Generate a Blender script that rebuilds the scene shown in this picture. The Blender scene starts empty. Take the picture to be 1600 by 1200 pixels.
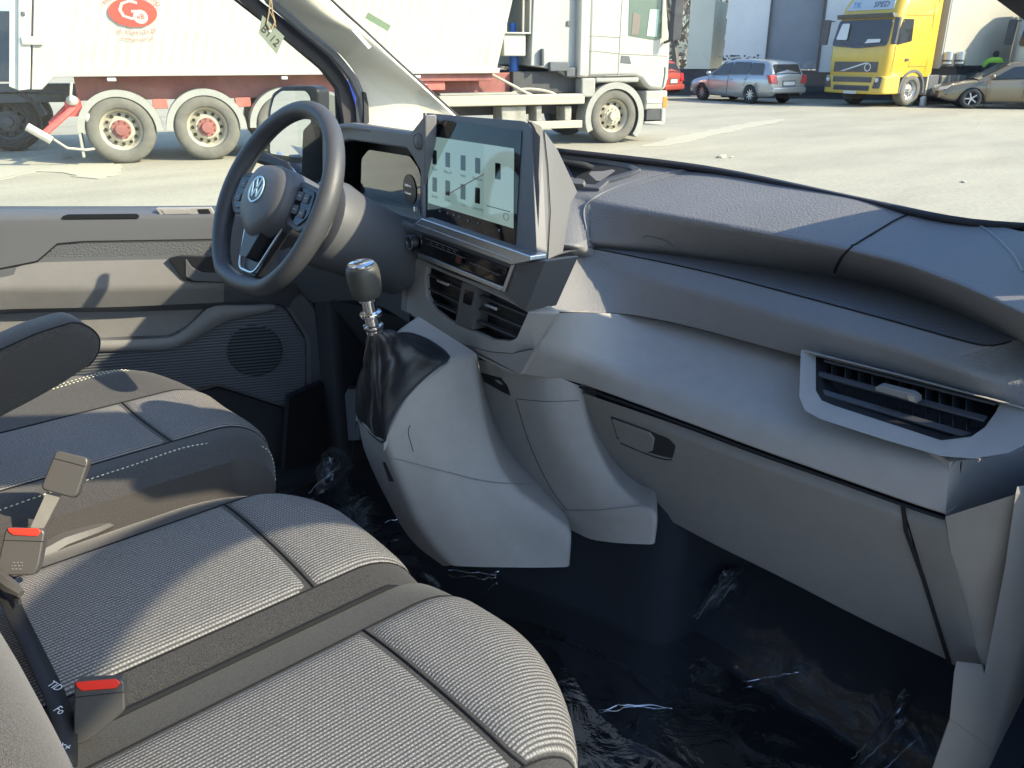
import bpy, bmesh, math, random
from mathutils import Vector as Vv, Matrix as Mx
R = math.radians
random.seed(7)
S = bpy.context.scene
col = S.collection
# ---------------------------------------------------------------- camera
F_, CX, CY = 1300.0, 800.0, 600.0
PITCH = math.atan(515 / F_); AZ = R(48.2)
CAM = Vv((0, 0, 1.65))
VD = Vv((math.cos(PITCH)*math.cos(AZ), math.cos(PITCH)*math.sin(AZ), -math.sin(PITCH)))
RT = Vv((math.sin(AZ), -math.cos(AZ), 0)); UP = RT.cross(VD)
cam = bpy.data.cameras.new('camera'); camo = bpy.data.objects.new('camera', cam); col.objects.link(camo)
cam.sensor_width = 36; cam.lens = 36*F_/1600; cam.clip_start = .02; cam.clip_end = 1500
camo.matrix_world = Mx(((RT.x, UP.x, -VD.x, CAM.x), (RT.y, UP.y, -VD.y, CAM.y), (RT.z, UP.z, -VD.z, CAM.z), (0, 0, 0, 1)))
S.camera = camo
# ---------------------------------------------------------------- light
SUN_AZ, SUN_EL = -63.5, 33.0      # degrees, direction towards the sun in the XY plane from +X
SUN_STR, SKY_STR, EXPO = 3.5, 0.125, 1.5
W = bpy.data.worlds.new('World'); S.world = W; W.use_nodes = True
nt = W.node_tree; sky = nt.nodes.new('ShaderNodeTexSky'); sky.sky_type = 'NISHITA'; sky.sun_disc = False
sky.sun_elevation = R(SUN_EL); sky.sun_rotation = R(90 - SUN_AZ); sky.dust_density = 2.0; sky.air_density = 1.2
bg = nt.nodes['Background']; tint = nt.nodes.new('ShaderNodeVectorMath'); tint.operation = 'MULTIPLY'; tint.inputs[1].default_value = (.76, .97, 1.22)
nt.links.new(sky.outputs[0], tint.inputs[0]); nt.links.new(tint.outputs[0], bg.inputs[0]); bg.inputs[1].default_value = SKY_STR
sl = bpy.data.lights.new('sun', 'SUN'); sl.energy = SUN_STR; sl.angle = R(.6); sl.color = (1, .87, .64)
so = bpy.data.objects.new('sun', sl); col.objects.link(so)
sd = Vv((math.cos(R(SUN_EL))*math.cos(R(SUN_AZ)), math.cos(R(SUN_EL))*math.sin(R(SUN_AZ)), math.sin(R(SUN_EL))))
so.rotation_euler = sd.to_track_quat('Z', 'Y').to_euler()
vs = S.view_settings; vs.view_transform = 'Standard'; vs.look = 'None'; vs.gamma = 1; vs.exposure = EXPO
S.cycles.max_bounces = 8; S.cycles.transparent_max_bounces = 12

# ---------------------------------------------------------------- measuring: photo point -> point on a real plane
def ray(u, v): return VD + RT*((u-CX)/F_) - UP*((v-CY)/F_)
def on(u, v, k, a, n=None):
    r = ray(u, v)
    if k == 'x': t = a/r.x
    elif k == 'y': t = a/r.y
    elif k == 'z': t = (a-CAM.z)/r.z
    elif k == 'd': t = a
    else: t = (Vv(a)-CAM).dot(n)/r.dot(n)
    return CAM + r*t
def L(k, pts, a=None, n=None):
    "list of points: (u,v) on the default plane, (u,v,value), or a Vector"
    o = []
    for p in pts:
        if isinstance(p, Vv): o.append(p.copy())
        elif len(p) == 2: o.append(on(p[0], p[1], k, a, n))
        else: o.append(on(p[0], p[1], k, p[2], n))
    return o
def resample(P, n, smooth=True):
    if smooth and len(P) > 2:
        Q = []
        for i in range(len(P)-1):
            p0 = P[max(i-1, 0)]; p1 = P[i]; p2 = P[i+1]; p3 = P[min(i+2, len(P)-1)]
            for j in range(8):
                t = j/8
                Q.append(.5*((2*p1)+(p2-p0)*t+(2*p0-5*p1+4*p2-p3)*t*t+(3*p1-p0-3*p2+p3)*t**3))
        Q.append(P[-1]); P = Q
    d = [0]
    for i in range(1, len(P)): d.append(d[-1]+(P[i]-P[i-1]).length)
    out = []; k = 0
    for i in range(n):
        s = d[-1]*i/(n-1)
        while k < len(P)-2 and d[k+1] < s: k += 1
        w = (s-d[k])/max(d[k+1]-d[k], 1e-9); out.append(P[k].lerp(P[k+1], min(max(w, 0), 1)))
    return out
def rnd(P, r, closed=True, seg=4):
    "round the corners of a polyline; r is a number or a list"
    n = len(P); out = []
    for i in range(n):
        ri = r[i] if isinstance(r, (list, tuple)) else r
        if (not closed and i in (0, n-1)) or ri <= 0: out.append(P[i].copy()); continue
        a = P[i-1]-P[i]; b = P[(i+1) % n]-P[i]; q = min(ri, a.length*.48, b.length*.48)
        A = P[i]+a.normalized()*q; B = P[i]+b.normalized()*q
        for j in range(seg+1):
            t = j/seg; out.append(A*(1-t)**2+P[i]*2*t*(1-t)+B*t*t)
    return out
MW = {}
from mathutils.bvhtree import BVHTree
class Skin:
    "measures photo points on a surface already modelled"
    def __init__(s, *mbs):
        v = []; f = []
        for m in mbs:
            b = len(v); v += [tuple(p) for p in m.v]; f += [[b+i for i in q] for q in m.f]
        s.t = BVHTree.FromPolygons(v, f)
    def __call__(s, u, v, off=.001):
        for du, dv in ((0, 0), (-3, 0), (3, 0), (0, 4), (-3, 4), (0, -4), (0, 8), (-8, 0), (8, 0)):
            r = ray(u+du, v+dv).normalized(); h = s.t.ray_cast(CAM, r)
            if h[0] is not None: break
        if h[0] is None:
            h = s.t.find_nearest(CAM+r*1.2); return h[0]+h[1]*off*(-1 if h[1].dot(r) > 0 else 1)
        n = h[1] if h[1].dot(r) < 0 else -h[1]
        return h[0]+n*off
    def line(s, pts, off=.001, n=None, smooth=True):
        Q = resample([Vv((u, v, 0)) for u, v in pts], n or 6*len(pts), smooth)
        return [s(q.x, q.y, off) for q in Q]
    def patch(s, mb, pts, off=.001, th=.004, r=0):
        P = [s(u, v, off) for u, v in pts]; P = rnd(P, r) if r else P
        nn = Vv((0, 0, 0))
        for i in range(len(P)): nn += P[i].cross(P[(i+1) % len(P)])
        nn.normalize()
        if nn.dot(CAM-P[0]) < 0: nn = -nn
        return mb.slab(P, -nn*th)
def tag(o, label=None, cat=None, group=None, kind=None):
    if label: o['label'] = label
    if cat: o['category'] = cat
    if group: o['group'] = group
    if kind: o['kind'] = kind
    return o
def thing(name, label, cat, loc=(0, 0, 0), rz=0, group=None, M=None):
    o = bpy.data.objects.new(name, None); col.objects.link(o); o.empty_display_size = .1
    M = M or (Mx.Translation(Vv(loc)) @ Mx.Rotation(rz, 4, 'Z'))
    o.matrix_world = M; MW[o.name] = M.copy()
    return tag(o, label, cat, group)
class MB:
    def __init__(s): s.v = []; s.f = []; s.mi = []
    def add(s, vs, fs):
        b = len(s.v); s.v += [Vv(v) for v in vs]; s.f += [[b+i for i in f] for f in fs]; return s
    def grid(s, rows, close_u=False, close_v=False):
        m = len(rows); n = len(rows[0]); fs = []
        for i in range(m if close_v else m-1):
            for j in range(n if close_u else n-1):
                a = i*n+j; b = i*n+(j+1) % n; c = ((i+1) % m)*n+(j+1) % n; d = ((i+1) % m)*n+j
                fs.append([a, b, c, d])
        return s.add([p for r in rows for p in r], fs)
    def loft(s, rails, n=24, r=0, smooth=True, rough=None):
        "skin across rails, rounding every inner rail by radius r (number or list)"
        RR = [resample(q, n, smooth) for q in rails]; cols = []
        for j in range(n):
            cols.append(rnd([q[j] for q in RR], r if isinstance(r, (list, tuple)) else [0]+[r]*(len(rails)-2)+[0], closed=False))
        return s.grid(cols)
    def fan(s, P, flip=False):
        f = list(range(len(P))); return s.add(P, [f[::-1] if flip else f])
    def slab(s, P, d):
        "prism: outline P, pushed by vector d"
        n = len(P); Q = [p+d for p in P]
        nrm = Vv((0, 0, 0))
        for i in range(n): nrm += P[i].cross(P[(i+1) % n])
        up = nrm.dot(d) < 0
        fs = [list(range(n)), list(range(2*n-1, n-1, -1))]+[[i, n+i, n+(i+1) % n, (i+1) % n] for i in range(n)]
        if not up: fs = [f[::-1] for f in fs]
        return s.add(list(P)+Q, fs)
    def ring(s, P, Q, d):
        "frame between outline P and inner outline Q (same count), thickness d"
        n = len(P); A = list(P)+list(Q)+[p+d for p in P]+[q+d for q in Q]; fs = []
        for i in range(n):
            k = (i+1) % n
            fs += [[i, k, n+k, n+i], [2*n+k, 2*n+i, 3*n+i, 3*n+k], [k, i, 2*n+i, 2*n+k], [n+i, n+k, 3*n+k, 3*n+i]]
        return s.add(A, fs)
    def box(s, x0, x1, y0, y1, z0, z1, M=None):
        P = [Vv((x, y, z)) for z in (z0, z1) for x, y in ((x0, y0), (x1, y0), (x1, y1), (x0, y1))]
        if M: P = [M @ p for p in P]
        return s.add(P, [[3, 2, 1, 0], [4, 5, 6, 7], [0, 1, 5, 4], [1, 2, 6, 5], [2, 3, 7, 6], [3, 0, 4, 7]])
    def tube(s, P, r, seg=8, cap=True, flat=1.0):
        n = len(P); rows = []; pn = None
        for i, p in enumerate(P):
            t = (P[min(i+1, n-1)]-P[max(i-1, 0)]).normalized()
            if pn is None:
                pn = t.orthogonal().normalized() if abs(t.z) > .9 else Vv((0, 0, 1)).cross(t).normalized()
            pn = (pn-t*pn.dot(t)).normalized(); b = t.cross(pn)
            ri = r[i] if isinstance(r, (list, tuple)) else r
            rows.append([p+pn*math.cos(2*math.pi*k/seg)*ri+b*math.sin(2*math.pi*k/seg)*ri*flat for k in range(seg)])
        b0 = len(s.v); s.grid(rows, close_u=True)
        if cap:
            s.f.append([b0+k for k in range(seg)][::-1]); s.f.append([b0+(n-1)*seg+k for k in range(seg)])
        return s
    def lathe(s, prof, o, ax, seg=24, a0=0, a1=None, cap=True):
        "profile [(radius, height)] about axis ax through o"
        ax = Vv(ax).normalized(); e = ax.orthogonal().normalized(); g = ax.cross(e)
        o = Vv(o); full = a1 is None; N = seg if full else seg+1; rows = []
        for r_, h in prof:
            rows.append([o+ax*h+(e*math.cos(a)+g*math.sin(a))*r_ for a in
                         [(a0+(2*math.pi if full else a1-a0)*k/seg) for k in range(N)]])
        b0 = len(s.v); s.grid(rows, close_u=full)
        if full and cap:
            if prof[0][0] > 1e-6: s.f.append([b0+k for k in range(N)][::-1])
            if prof[-1][0] > 1e-6: s.f.append([b0+(len(prof)-1)*N+k for k in range(N)])
        return s
    def ell(s, c, r, seg=16, M=None):
        rows = []
        for i in range(seg//2+1):
            a = math.pi*i/(seg//2)
            rows.append([Vv((math.sin(a)*math.cos(2*math.pi*k/seg)*r[0], math.sin(a)*math.sin(2*math.pi*k/seg)*r[1], math.cos(a)*r[2])) for k in range(seg)])
        rows = [[(M @ p if M else p)+Vv(c) for p in q] for q in rows]
        return s.grid(rows[::-1], close_u=True)
    def xf(s, M):
        s.v = [M @ v for v in s.v]; return s
    def build(s, name, mat, parent=None, local=False, bevel=0, sub=0, ang=38, merge=True, solid=0, label=None):
        me = bpy.data.meshes.new(name); vs = s.v; M = None
        if parent is not None:
            M = MW[parent.name]
            if not local:
                Mi = M.inverted(); vs = [Mi @ v for v in vs]
        me.from_pydata([tuple(v) for v in vs], [], s.f); me.update()
        if merge:
            b = bmesh.new(); b.from_mesh(me); bmesh.ops.remove_doubles(b, verts=b.verts, dist=2e-5)
            bmesh.ops.recalc_face_normals(b, faces=b.faces) if solid >= 0 else None
            b.to_mesh(me); b.free()
        for p in me.polygons: p.use_smooth = True
        try: me.set_sharp_from_angle(angle=R(ang))
        except Exception: pass
        o = bpy.data.objects.new(name, me); col.objects.link(o)
        if mat: me.materials.append(mat)
        if parent is not None:
            o.parent = parent; MW[o.name] = M.copy()
        else: MW[o.name] = Mx.Identity(4)
        if solid > 0:
            m = o.modifiers.new('solid', 'SOLIDIFY'); m.thickness = solid; m.offset = -1
        if bevel:
            m = o.modifiers.new('bevel', 'BEVEL'); m.width = bevel; m.segments = 2; m.limit_method = 'ANGLE'; m.angle_limit = R(40); m.harden_normals = False
        if sub:
            m = o.modifiers.new('sub', 'SUBSURF'); m.levels = sub; m.render_levels = sub
        if label: o['label'] = label
        return o
def text_faces(txt, size, space=1.0):
    "flat outline mesh of a line of text in its XY plane, centred"
    c = bpy.data.curves.new('t', 'FONT'); c.body = txt; c.size = size; c.align_x = 'CENTER'; c.align_y = 'CENTER'; c.space_character = space
    c.resolution_u = 2
    o = bpy.data.objects.new('t', c); col.objects.link(o)
    dg = bpy.context.evaluated_depsgraph_get(); dg.update()
    me = bpy.data.meshes.new_from_object(o.evaluated_get(dg))
    vs = [v.co.copy() for v in me.vertices]; fs = [list(p.vertices) for p in me.polygons]
    bpy.data.objects.remove(o); bpy.data.curves.remove(c); bpy.data.meshes.remove(me)
    return vs, fs
def text_on(mb, txt, size, o, ex, ey, space=1.0, lift=.001):
    ex = Vv(ex).normalized(); ey = Vv(ey).normalized(); n = ex.cross(ey)
    vs, fs = text_faces(txt, size, space)
    mb.add([Vv(o)+ex*v.x+ey*v.y+n*lift for v in vs], fs)

# ---------------------------------------------------------------- materials
def mat(name, c, rough=.5, metal=0.0, bump=None, spec=.5, var=0.0, vscale=8, coat=0, emit=None, es=0, sheen=0):
    m = bpy.data.materials.new(name); m.use_nodes = True; t = m.node_tree; N = t.nodes; K = t.links
    p = N['Principled BSDF']; p.inputs['Base Color'].default_value = (*c, 1); p.inputs['Roughness'].default_value = rough
    p.inputs['Metallic'].default_value = metal; p.inputs['Specular IOR Level'].default_value = spec
    p.inputs['Coat Weight'].default_value = coat; p.inputs['Sheen Weight'].default_value = sheen
    if emit: p.inputs['Emission Color'].default_value = (*emit, 1); p.inputs['Emission Strength'].default_value = es
    tc = N.new('ShaderNodeTexCoord')
    if var:
        nz = N.new('ShaderNodeTexNoise'); nz.inputs['Scale'].default_value = vscale; nz.inputs['Detail'].default_value = 6; nz.inputs['Roughness'].default_value = .65
        K.new(tc.outputs['Object'], nz.inputs['Vector'])
        mp = N.new('ShaderNodeMapRange'); mp.inputs[1].default_value = .3; mp.inputs[2].default_value = .7
        mp.inputs[3].default_value = 1-var; mp.inputs[4].default_value = 1+var; K.new(nz.outputs[0], mp.inputs[0])
        mu = N.new('ShaderNodeVectorMath'); mu.operation = 'SCALE'; mu.inputs[0].default_value = c
        K.new(mp.outputs[0], mu.inputs['Scale']); K.new(mu.outputs[0], p.inputs['Base Color'])
        r2 = N.new('ShaderNodeMapRange'); r2.inputs[3].default_value = max(rough-.08, 0); r2.inputs[4].default_value = min(rough+.08, 1)
        K.new(nz.outputs[0], r2.inputs[0]); K.new(r2.outputs[0], p.inputs['Roughness'])
    if bump:
        kind, sc, dist, st = bump
        if kind == 'vor':
            a = N.new('ShaderNodeTexVoronoi'); a.feature = 'SMOOTH_F1'; a.inputs['Scale'].default_value = sc; h = a.outputs['Distance']
            K.new(tc.outputs['Object'], a.inputs['Vector'])
        else:
            a = N.new('ShaderNodeTexNoise'); a.inputs['Scale'].default_value = sc; a.inputs['Detail'].default_value = 3; h = a.outputs[0]
            K.new(tc.outputs['Object'], a.inputs['Vector'])
        b = N.new('ShaderNodeBump'); b.inputs['Strength'].default_value = st; b.inputs['Distance'].default_value = dist
        K.new(h, b.inputs['Height']); K.new(b.outputs[0], p.inputs['Normal'])
    return m
def math_node(N, K, op, a, b=None, c=None):
    n = N.new('ShaderNodeMath'); n.operation = op
    for i, x in enumerate((a, b, c)):
        if x is None: continue
        if isinstance(x, (int, float)): n.inputs[i].default_value = x
        else: K.new(x, n.inputs[i])
    return n.outputs[0]
def wave_mat(name, c1, c2, axis, period, rough=.6, bdist=.001, bst=.6, tick=None, speck=0.0, duty=0.0, fade=None, rot=0):
    "straight ribs across one object axis; c1 in the grooves, c2 on the ridges"
    m = bpy.data.materials.new(name); m.use_nodes = True; t = m.node_tree; N = t.nodes; K = t.links
    p = N['Principled BSDF']; p.inputs['Roughness'].default_value = rough
    tc = N.new('ShaderNodeTexCoord'); src = tc.outputs['Object']
    if rot:
        mp = N.new('ShaderNodeMapping'); mp.inputs['Rotation'].default_value = (0, 0, rot); K.new(src, mp.inputs[0]); src = mp.outputs[0]
    sp = N.new('ShaderNodeSeparateXYZ'); K.new(src, sp.inputs[0])
    a = sp.outputs[axis]
    ph = math_node(N, K, 'MULTIPLY', a, 2*math.pi/period); w = math_node(N, K, 'SINE', ph)
    h = math_node(N, K, 'MULTIPLY_ADD', w, .5, .5)
    if tick:
        ax2, p2, amt = tick
        row = math_node(N, K, 'FLOOR', math_node(N, K, 'DIVIDE', a, period))
        off = math_node(N, K, 'MULTIPLY', row, .37*p2)
        w2 = math_node(N, K, 'SINE', math_node(N, K, 'MULTIPLY', math_node(N, K, 'ADD', sp.outputs[ax2], off), 2*math.pi/p2))
        w2 = math_node(N, K, 'MULTIPLY_ADD', w2, .5, .5)
        h2 = math_node(N, K, 'MULTIPLY', h, math_node(N, K, 'MULTIPLY_ADD', w2, amt, 1-amt))
    else: h2 = h
    if duty: h2 = math_node(N, K, 'GREATER_THAN', h2, duty)
    nz = N.new('ShaderNodeTexNoise'); nz.inputs['Scale'].default_value = 700; nz.inputs['Detail'].default_value = 2; K.new(tc.outputs['Object'], nz.inputs['Vector'])
    mx = N.new('ShaderNodeMix'); mx.data_type = 'RGBA'; mx.inputs[6].default_value = (*c1, 1); mx.inputs[7].default_value = (*c2, 1)
    K.new(h2, mx.inputs[0])
    if speck:
        r_ = N.new('ShaderNodeMapRange'); r_.inputs[1].default_value = .3; r_.inputs[2].default_value = .7; r_.inputs[3].default_value = 1-speck; r_.inputs[4].default_value = 1+speck
        K.new(nz.outputs[0], r_.inputs[0]); sc = N.new('ShaderNodeVectorMath'); sc.operation = 'SCALE'; K.new(mx.outputs[2], sc.inputs[0]); K.new(r_.outputs[0], sc.inputs['Scale'])
        K.new(sc.outputs[0], p.inputs['Base Color'])
    else: K.new(mx.outputs[2], p.inputs['Base Color'])
    b = N.new('ShaderNodeBump'); b.inputs['Strength'].default_value = bst; b.inputs['Distance'].default_value = bdist
    K.new(h2, b.inputs['Height']); K.new(b.outputs[0], p.inputs['Normal'])
    return m
def glass_mat(name, tint=(.95, .97, .95), dust=.03, gloss=.06):
    m = bpy.data.materials.new(name); m.use_nodes = True; t = m.node_tree; N = t.nodes; K = t.links
    N.remove(N['Principled BSDF']); out = N['Material Output']
    tr = N.new('ShaderNodeBsdfTransparent'); tr.inputs[0].default_value = (*tint, 1)
    gl = N.new('ShaderNodeBsdfGlossy'); gl.inputs['Roughness'].default_value = .01; gl.inputs[0].default_value = (1, 1, 1, 1)
    df = N.new('ShaderNodeBsdfDiffuse'); df.inputs[0].default_value = (.8, .78, .7, 1)
    tc = N.new('ShaderNodeTexCoord'); nz = N.new('ShaderNodeTexNoise'); nz.inputs['Scale'].default_value = 260; nz.inputs['Detail'].default_value = 1
    K.new(tc.outputs['Object'], nz.inputs['Vector'])
    mr = N.new('ShaderNodeMapRange'); mr.inputs[1].default_value = .35; mr.inputs[2].default_value = .8; mr.inputs[3].default_value = dust*.4; mr.inputs[4].default_value = dust*2.6
    K.new(nz.outputs[0], mr.inputs[0])
    a = N.new('ShaderNodeMixShader'); K.new(mr.outputs[0], a.inputs[0]); K.new(tr.outputs[0], a.inputs[1]); K.new(df.outputs[0], a.inputs[2])
    fr = N.new('ShaderNodeFresnel'); fr.inputs[0].default_value = 1.45
    fm = math_node(N, K, 'MULTIPLY', fr.outputs[0], gloss/.04)
    b = N.new('ShaderNodeMixShader'); K.new(fm, b.inputs[0]); K.new(a.outputs[0], b.inputs[1]); K.new(gl.outputs[0], b.inputs[2])
    K.new(b.outputs[0], out.inputs[0]); return m
def speckle(name, c1, c2, scale=900, rough=.9):
    m = mat(name, c1, rough, bump=('noise', scale, .0006, .5), sheen=.15); t = m.node_tree; N = t.nodes; K = t.links
    tc = N.new('ShaderNodeTexCoord'); nz = N.new('ShaderNodeTexNoise'); nz.inputs['Scale'].default_value = scale; nz.inputs['Detail'].default_value = 2
    K.new(tc.outputs['Object'], nz.inputs['Vector']); mr = N.new('ShaderNodeMapRange'); mr.inputs[1].default_value = .4; mr.inputs[2].default_value = .62
    K.new(nz.outputs[0], mr.inputs[0]); mx = N.new('ShaderNodeMix'); mx.data_type = 'RGBA'; mx.inputs[6].default_value = (*c1, 1); mx.inputs[7].default_value = (*c2, 1)
    K.new(mr.outputs[0], mx.inputs[0]); K.new(mx.outputs[2], N['Principled BSDF'].inputs['Base Color']); return m
M = {}
M['leather_dark'] = mat('dark_grained_plastic', (.185, .182, .185), .52, spec=.4, bump=('vor', 330, .0014, .5), var=.04, vscale=20)
M['leather_mid'] = mat('dark_fine_plastic', (.10, .103, .112), .5, bump=('noise', 500, .0006, .25))
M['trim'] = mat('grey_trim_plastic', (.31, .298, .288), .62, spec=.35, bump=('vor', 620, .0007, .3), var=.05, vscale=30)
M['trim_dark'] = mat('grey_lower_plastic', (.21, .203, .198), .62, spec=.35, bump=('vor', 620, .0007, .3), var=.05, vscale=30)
M['hood'] = mat('warm_grey_plastic', (.15, .15, .155), .55, bump=('noise', 600, .0005, .25))
M['black'] = mat('black_plastic', (.012, .013, .016), .45)
M['black_matte'] = mat('matt_black_plastic', (.02, .022, .026), .75)
M['gloss'] = mat('gloss_black', (.008, .008, .01), .05, spec=.3)
M['display_glass'] = mat('display_glass', (.01, .01, .011), .04, spec=1.0, coat=1.0)
M['groove'] = mat('seam_shadow_gap', (.006, .006, .008), .9)
M['seam_light'] = mat('moulded_seam', (.22, .22, .23), .45)
M['chrome'] = mat('polished_chrome', (.75, .76, .78), .12, 1.0)
M['satin'] = mat('satin_silver', (.55, .58, .62), .3, 1.0)
M['steel'] = mat('bare_steel', (.5, .5, .5), .35, 1.0)
M['rim_leather'] = mat('steering_leather', (.06, .062, .068), .48, bump=('vor', 500, .0008, .35))
M['boot'] = mat('black_leather', (.016, .017, .021), .42, bump=('vor', 260, .0008, .35))
M['pillar'] = mat('beige_pillar_lining', (.78, .73, .60), .85, bump=('noise', 500, .0005, .3))
M['rubber'] = mat('black_rubber', (.015, .014, .018), .6)
M['carpet'] = mat('black_carpet', (.026, .029, .036), .95, spec=.08, bump=('noise', 400, .001, .5))
M['floor'] = mat('dark_floor_lining', (.019, .021, .027), .8, spec=.15, bump=('noise', 60, .003, .3))
M['red'] = mat('red_button', (.75, .035, .02), .35)
M['white'] = mat('white_print', (.7, .72, .75), .5)
M['print_grey'] = mat('grey_print', (.16, .16, .17), .5)
M['bolster'] = speckle('brown_grey_fabric', (.013, .012, .0125), (.068, .061, .058), 1000)
M['insert'] = wave_mat('ribbed_grey_fabric', (.058, .055, .056), (.345, .325, .312), 1, .0050, .88, .0009, .6, tick=(0, .0044, .5), speck=.45)
M['backside'] = wave_mat('fine_woven_fabric', (.07, .075, .09), (.16, .16, .17), 2, .004, .9, .0006, .5, speck=.2)
M['thread'] = mat('pale_thread', (.55, .54, .42), .7)
M['buckle'] = mat('buckle_plastic', (.06, .057, .055), .38, bump=('noise', 300, .0004, .15))
M['webbing'] = mat('black_webbing', (.012, .012, .014), .6, bump=('noise', 500, .0004, .4))
M['strap'] = mat('grey_webbing', (.17, .165, .15), .42, bump=('noise', 60, .002, .4))
M['paint_blue'] = mat('blue_car_paint', (.01, .03, .25), .3, coat=.6)
M['windshield'] = glass_mat('windscreen_glass', dust=.006, gloss=.004)
M['sideglass'] = glass_mat('side_window_glass', dust=.015, gloss=.01)
M['mirror'] = mat('mirror_silver', (.9, .92, .93), .01, 1.0)
M['vent_slat'] = mat('vent_slat_black', (.045, .047, .054), .4)
M['vent'] = mat('vent_black', (.02, .022, .027), .4)
M['ribs_door'] = wave_mat('ribbed_door_plastic', (.06, .062, .07), (.12, .125, .138), 2, .0075, .5, .0015, .8)
M['ribs_shelf'] = wave_mat('rippled_mat_plastic', (.10, .103, .112), (.20, .205, .215), 0, .0085, .5, .0008, .5, tick=(1, .02, .4))
M['strip_door'] = mat('dotted_door_strip', (.11, .115, .125), .5, bump=('vor', 260, .002, .7))
M['grille'] = wave_mat('speaker_slots', (.004, .004, .006), (.075, .08, .09), 2, .0085, .5, .002, 1.0, duty=.45)
# ================================================================ VAN SHELL
V3 = Vv
van = thing('van_cab', 'beige lined cab shell of the blue van around the dashboard', 'van', (1.0, 1.0, .6))
# pillar linings, both sides
top = [V3((.50, 1.80, 2.06)), V3((.56, 1.74, 2.06)), V3((.62, 1.72, 2.07)), V3((.63, 1.75, 2.07))]
PR = [[top[0]]+L('y', [(430, 0, 1.80), (480, 43, 1.80), (528, 82, 1.80), (553, 112, 1.80), (570, 150, 1.80), (576, 200, 1.80), (578, 260, 1.80)]),
      [top[1]]+L('y', [(470, 0, 1.74), (530, 45, 1.74), (575, 90, 1.74), (612, 125, 1.74), (640, 165, 1.73), (650, 210, 1.72), (655, 260, 1.72)]),
      [top[2]]+L('y', [(510, -3, 1.72), (566, 48, 1.71), (612, 91, 1.70), (655, 130, 1.69), (700, 171, 1.68), (735, 203, 1.67), (790, 255, 1.66)]),
      [top[3]]+L('y', [(514, -3, 1.75), (570, 48, 1.74), (616, 91, 1.73), (659, 130, 1.72), (704, 171, 1.71), (739, 203, 1.70), (794, 255, 1.69)])]
mb = MB(); mb.loft(PR, n=50, r=[0, .05, .012, 0]); pil = mb.build('pillar_lining', M['pillar'], van)
mir = lambda q: [V3((p.x, 2.06-p.y, p.z)) for p in q]
mb = MB(); mb.loft([mir(q) for q in PR], n=50, r=[0, .05, .012, 0]); mb.build('pillar_lining', M['pillar'], van)
for sd_ in (lambda q: q, mir):
    mb = MB(); mb.tube(sd_([top[2]+V3((0, .01, 0))]+L('y', [(516, -1, 1.735), (572, 50, 1.725), (618, 93, 1.715), (661, 132, 1.705), (706, 173, 1.695), (741, 205, 1.685)])), .0035)
    mb.build('windscreen_seal', M['rubber'], van)
mb = MB(); mb.tube(L('y', [(385, -60), (421, 0), (474, 46), (520, 84), (548, 118), (564, 152), (571, 200), (572, 240)], 1.81), .011, 8)
mb.build('door_seal', M['hood'], van)
mb = MB(); mb.slab(rnd(L('y', [(360, -60), (405, 0), (470, 50), (520, 92), (545, 130), (556, 165), (560, 240), (535, 240), (538, 190), (530, 140), (505, 108), (450, 62), (385, 5), (335, -60)], 1.83), .01), V3((0, .02, 0)))
mb.build('door_aperture', M['rubber'], van)
mb = MB(); mb.slab(L('y', [(528, 120), (556, 130), (556, 197), (528, 197)], 1.858), V3((.02, .03, 0)))
mb.build('body_side', M['paint_blue'], van)
mb = MB(); mb.slab(rnd(L('y', [(567, 143), (572, 145), (576, 165), (577, 192), (569, 192), (569, 165)], 1.795), .002), V3((0, .01, 0)))
mb.build('pillar_slot', M['black_matte'], van)
# right pillar, roof edge and roof lining (mostly above the picture)
mb = MB(); mb.tube([p+V3((-.01, -.03, 0)) for p in mir(PR[0])], .03, 10); mb.build('right_pillar', M['rubber'], van)
mb = MB(); mb.box(-1.2, .50, .28, 1.80, 2.08, 2.13)
mb.build('roof', M['pillar'], van, bevel=.01)
for y_ in (.16, 1.80):
    mb = MB(); mb.box(-1.2, .52, y_, y_+.12, 2.03, 2.12); mb.build('roof_rail', M['pillar'], van, bevel=.02)
for y_ in (.12, 1.86):
    mb = MB(); mb.box(-.42, -.26, y_, y_+.08, .5, 2.03); mb.build('door_pillar', M['paint_blue'], van, bevel=.01)
mb = MB(); mb.box(-3.4, -.46, 1.90, 1.96, .45, 2.05)
mb.build('body_side', M['paint_blue'], van, bevel=.02)
mb = MB(); q_ = [mir(PR[3]), [p+V3((.17, .05, -.035)) for p in mir(PR[3])]]; mb.loft(q_, n=30); mb.build('pillar_sun_block', M['rubber'], van, solid=.004)  # out-of-view band added to stop a sun patch on the dash panel
mb = MB(); mb.slab(rnd(L('y', [(1548, -60), (1556, 0), (1602, 34), (1660, 82), (1720, 60), (1700, -60)], .30), .004), V3((0, -.03, 0))); mb.build('pillar_cover', M['rubber'], van, bevel=.004)
mb = MB(); mb.box(-.86, -.80, .22, 1.86, .55, 2.08); mb.build('cab_partition', M['leather_mid'], van)
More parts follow.
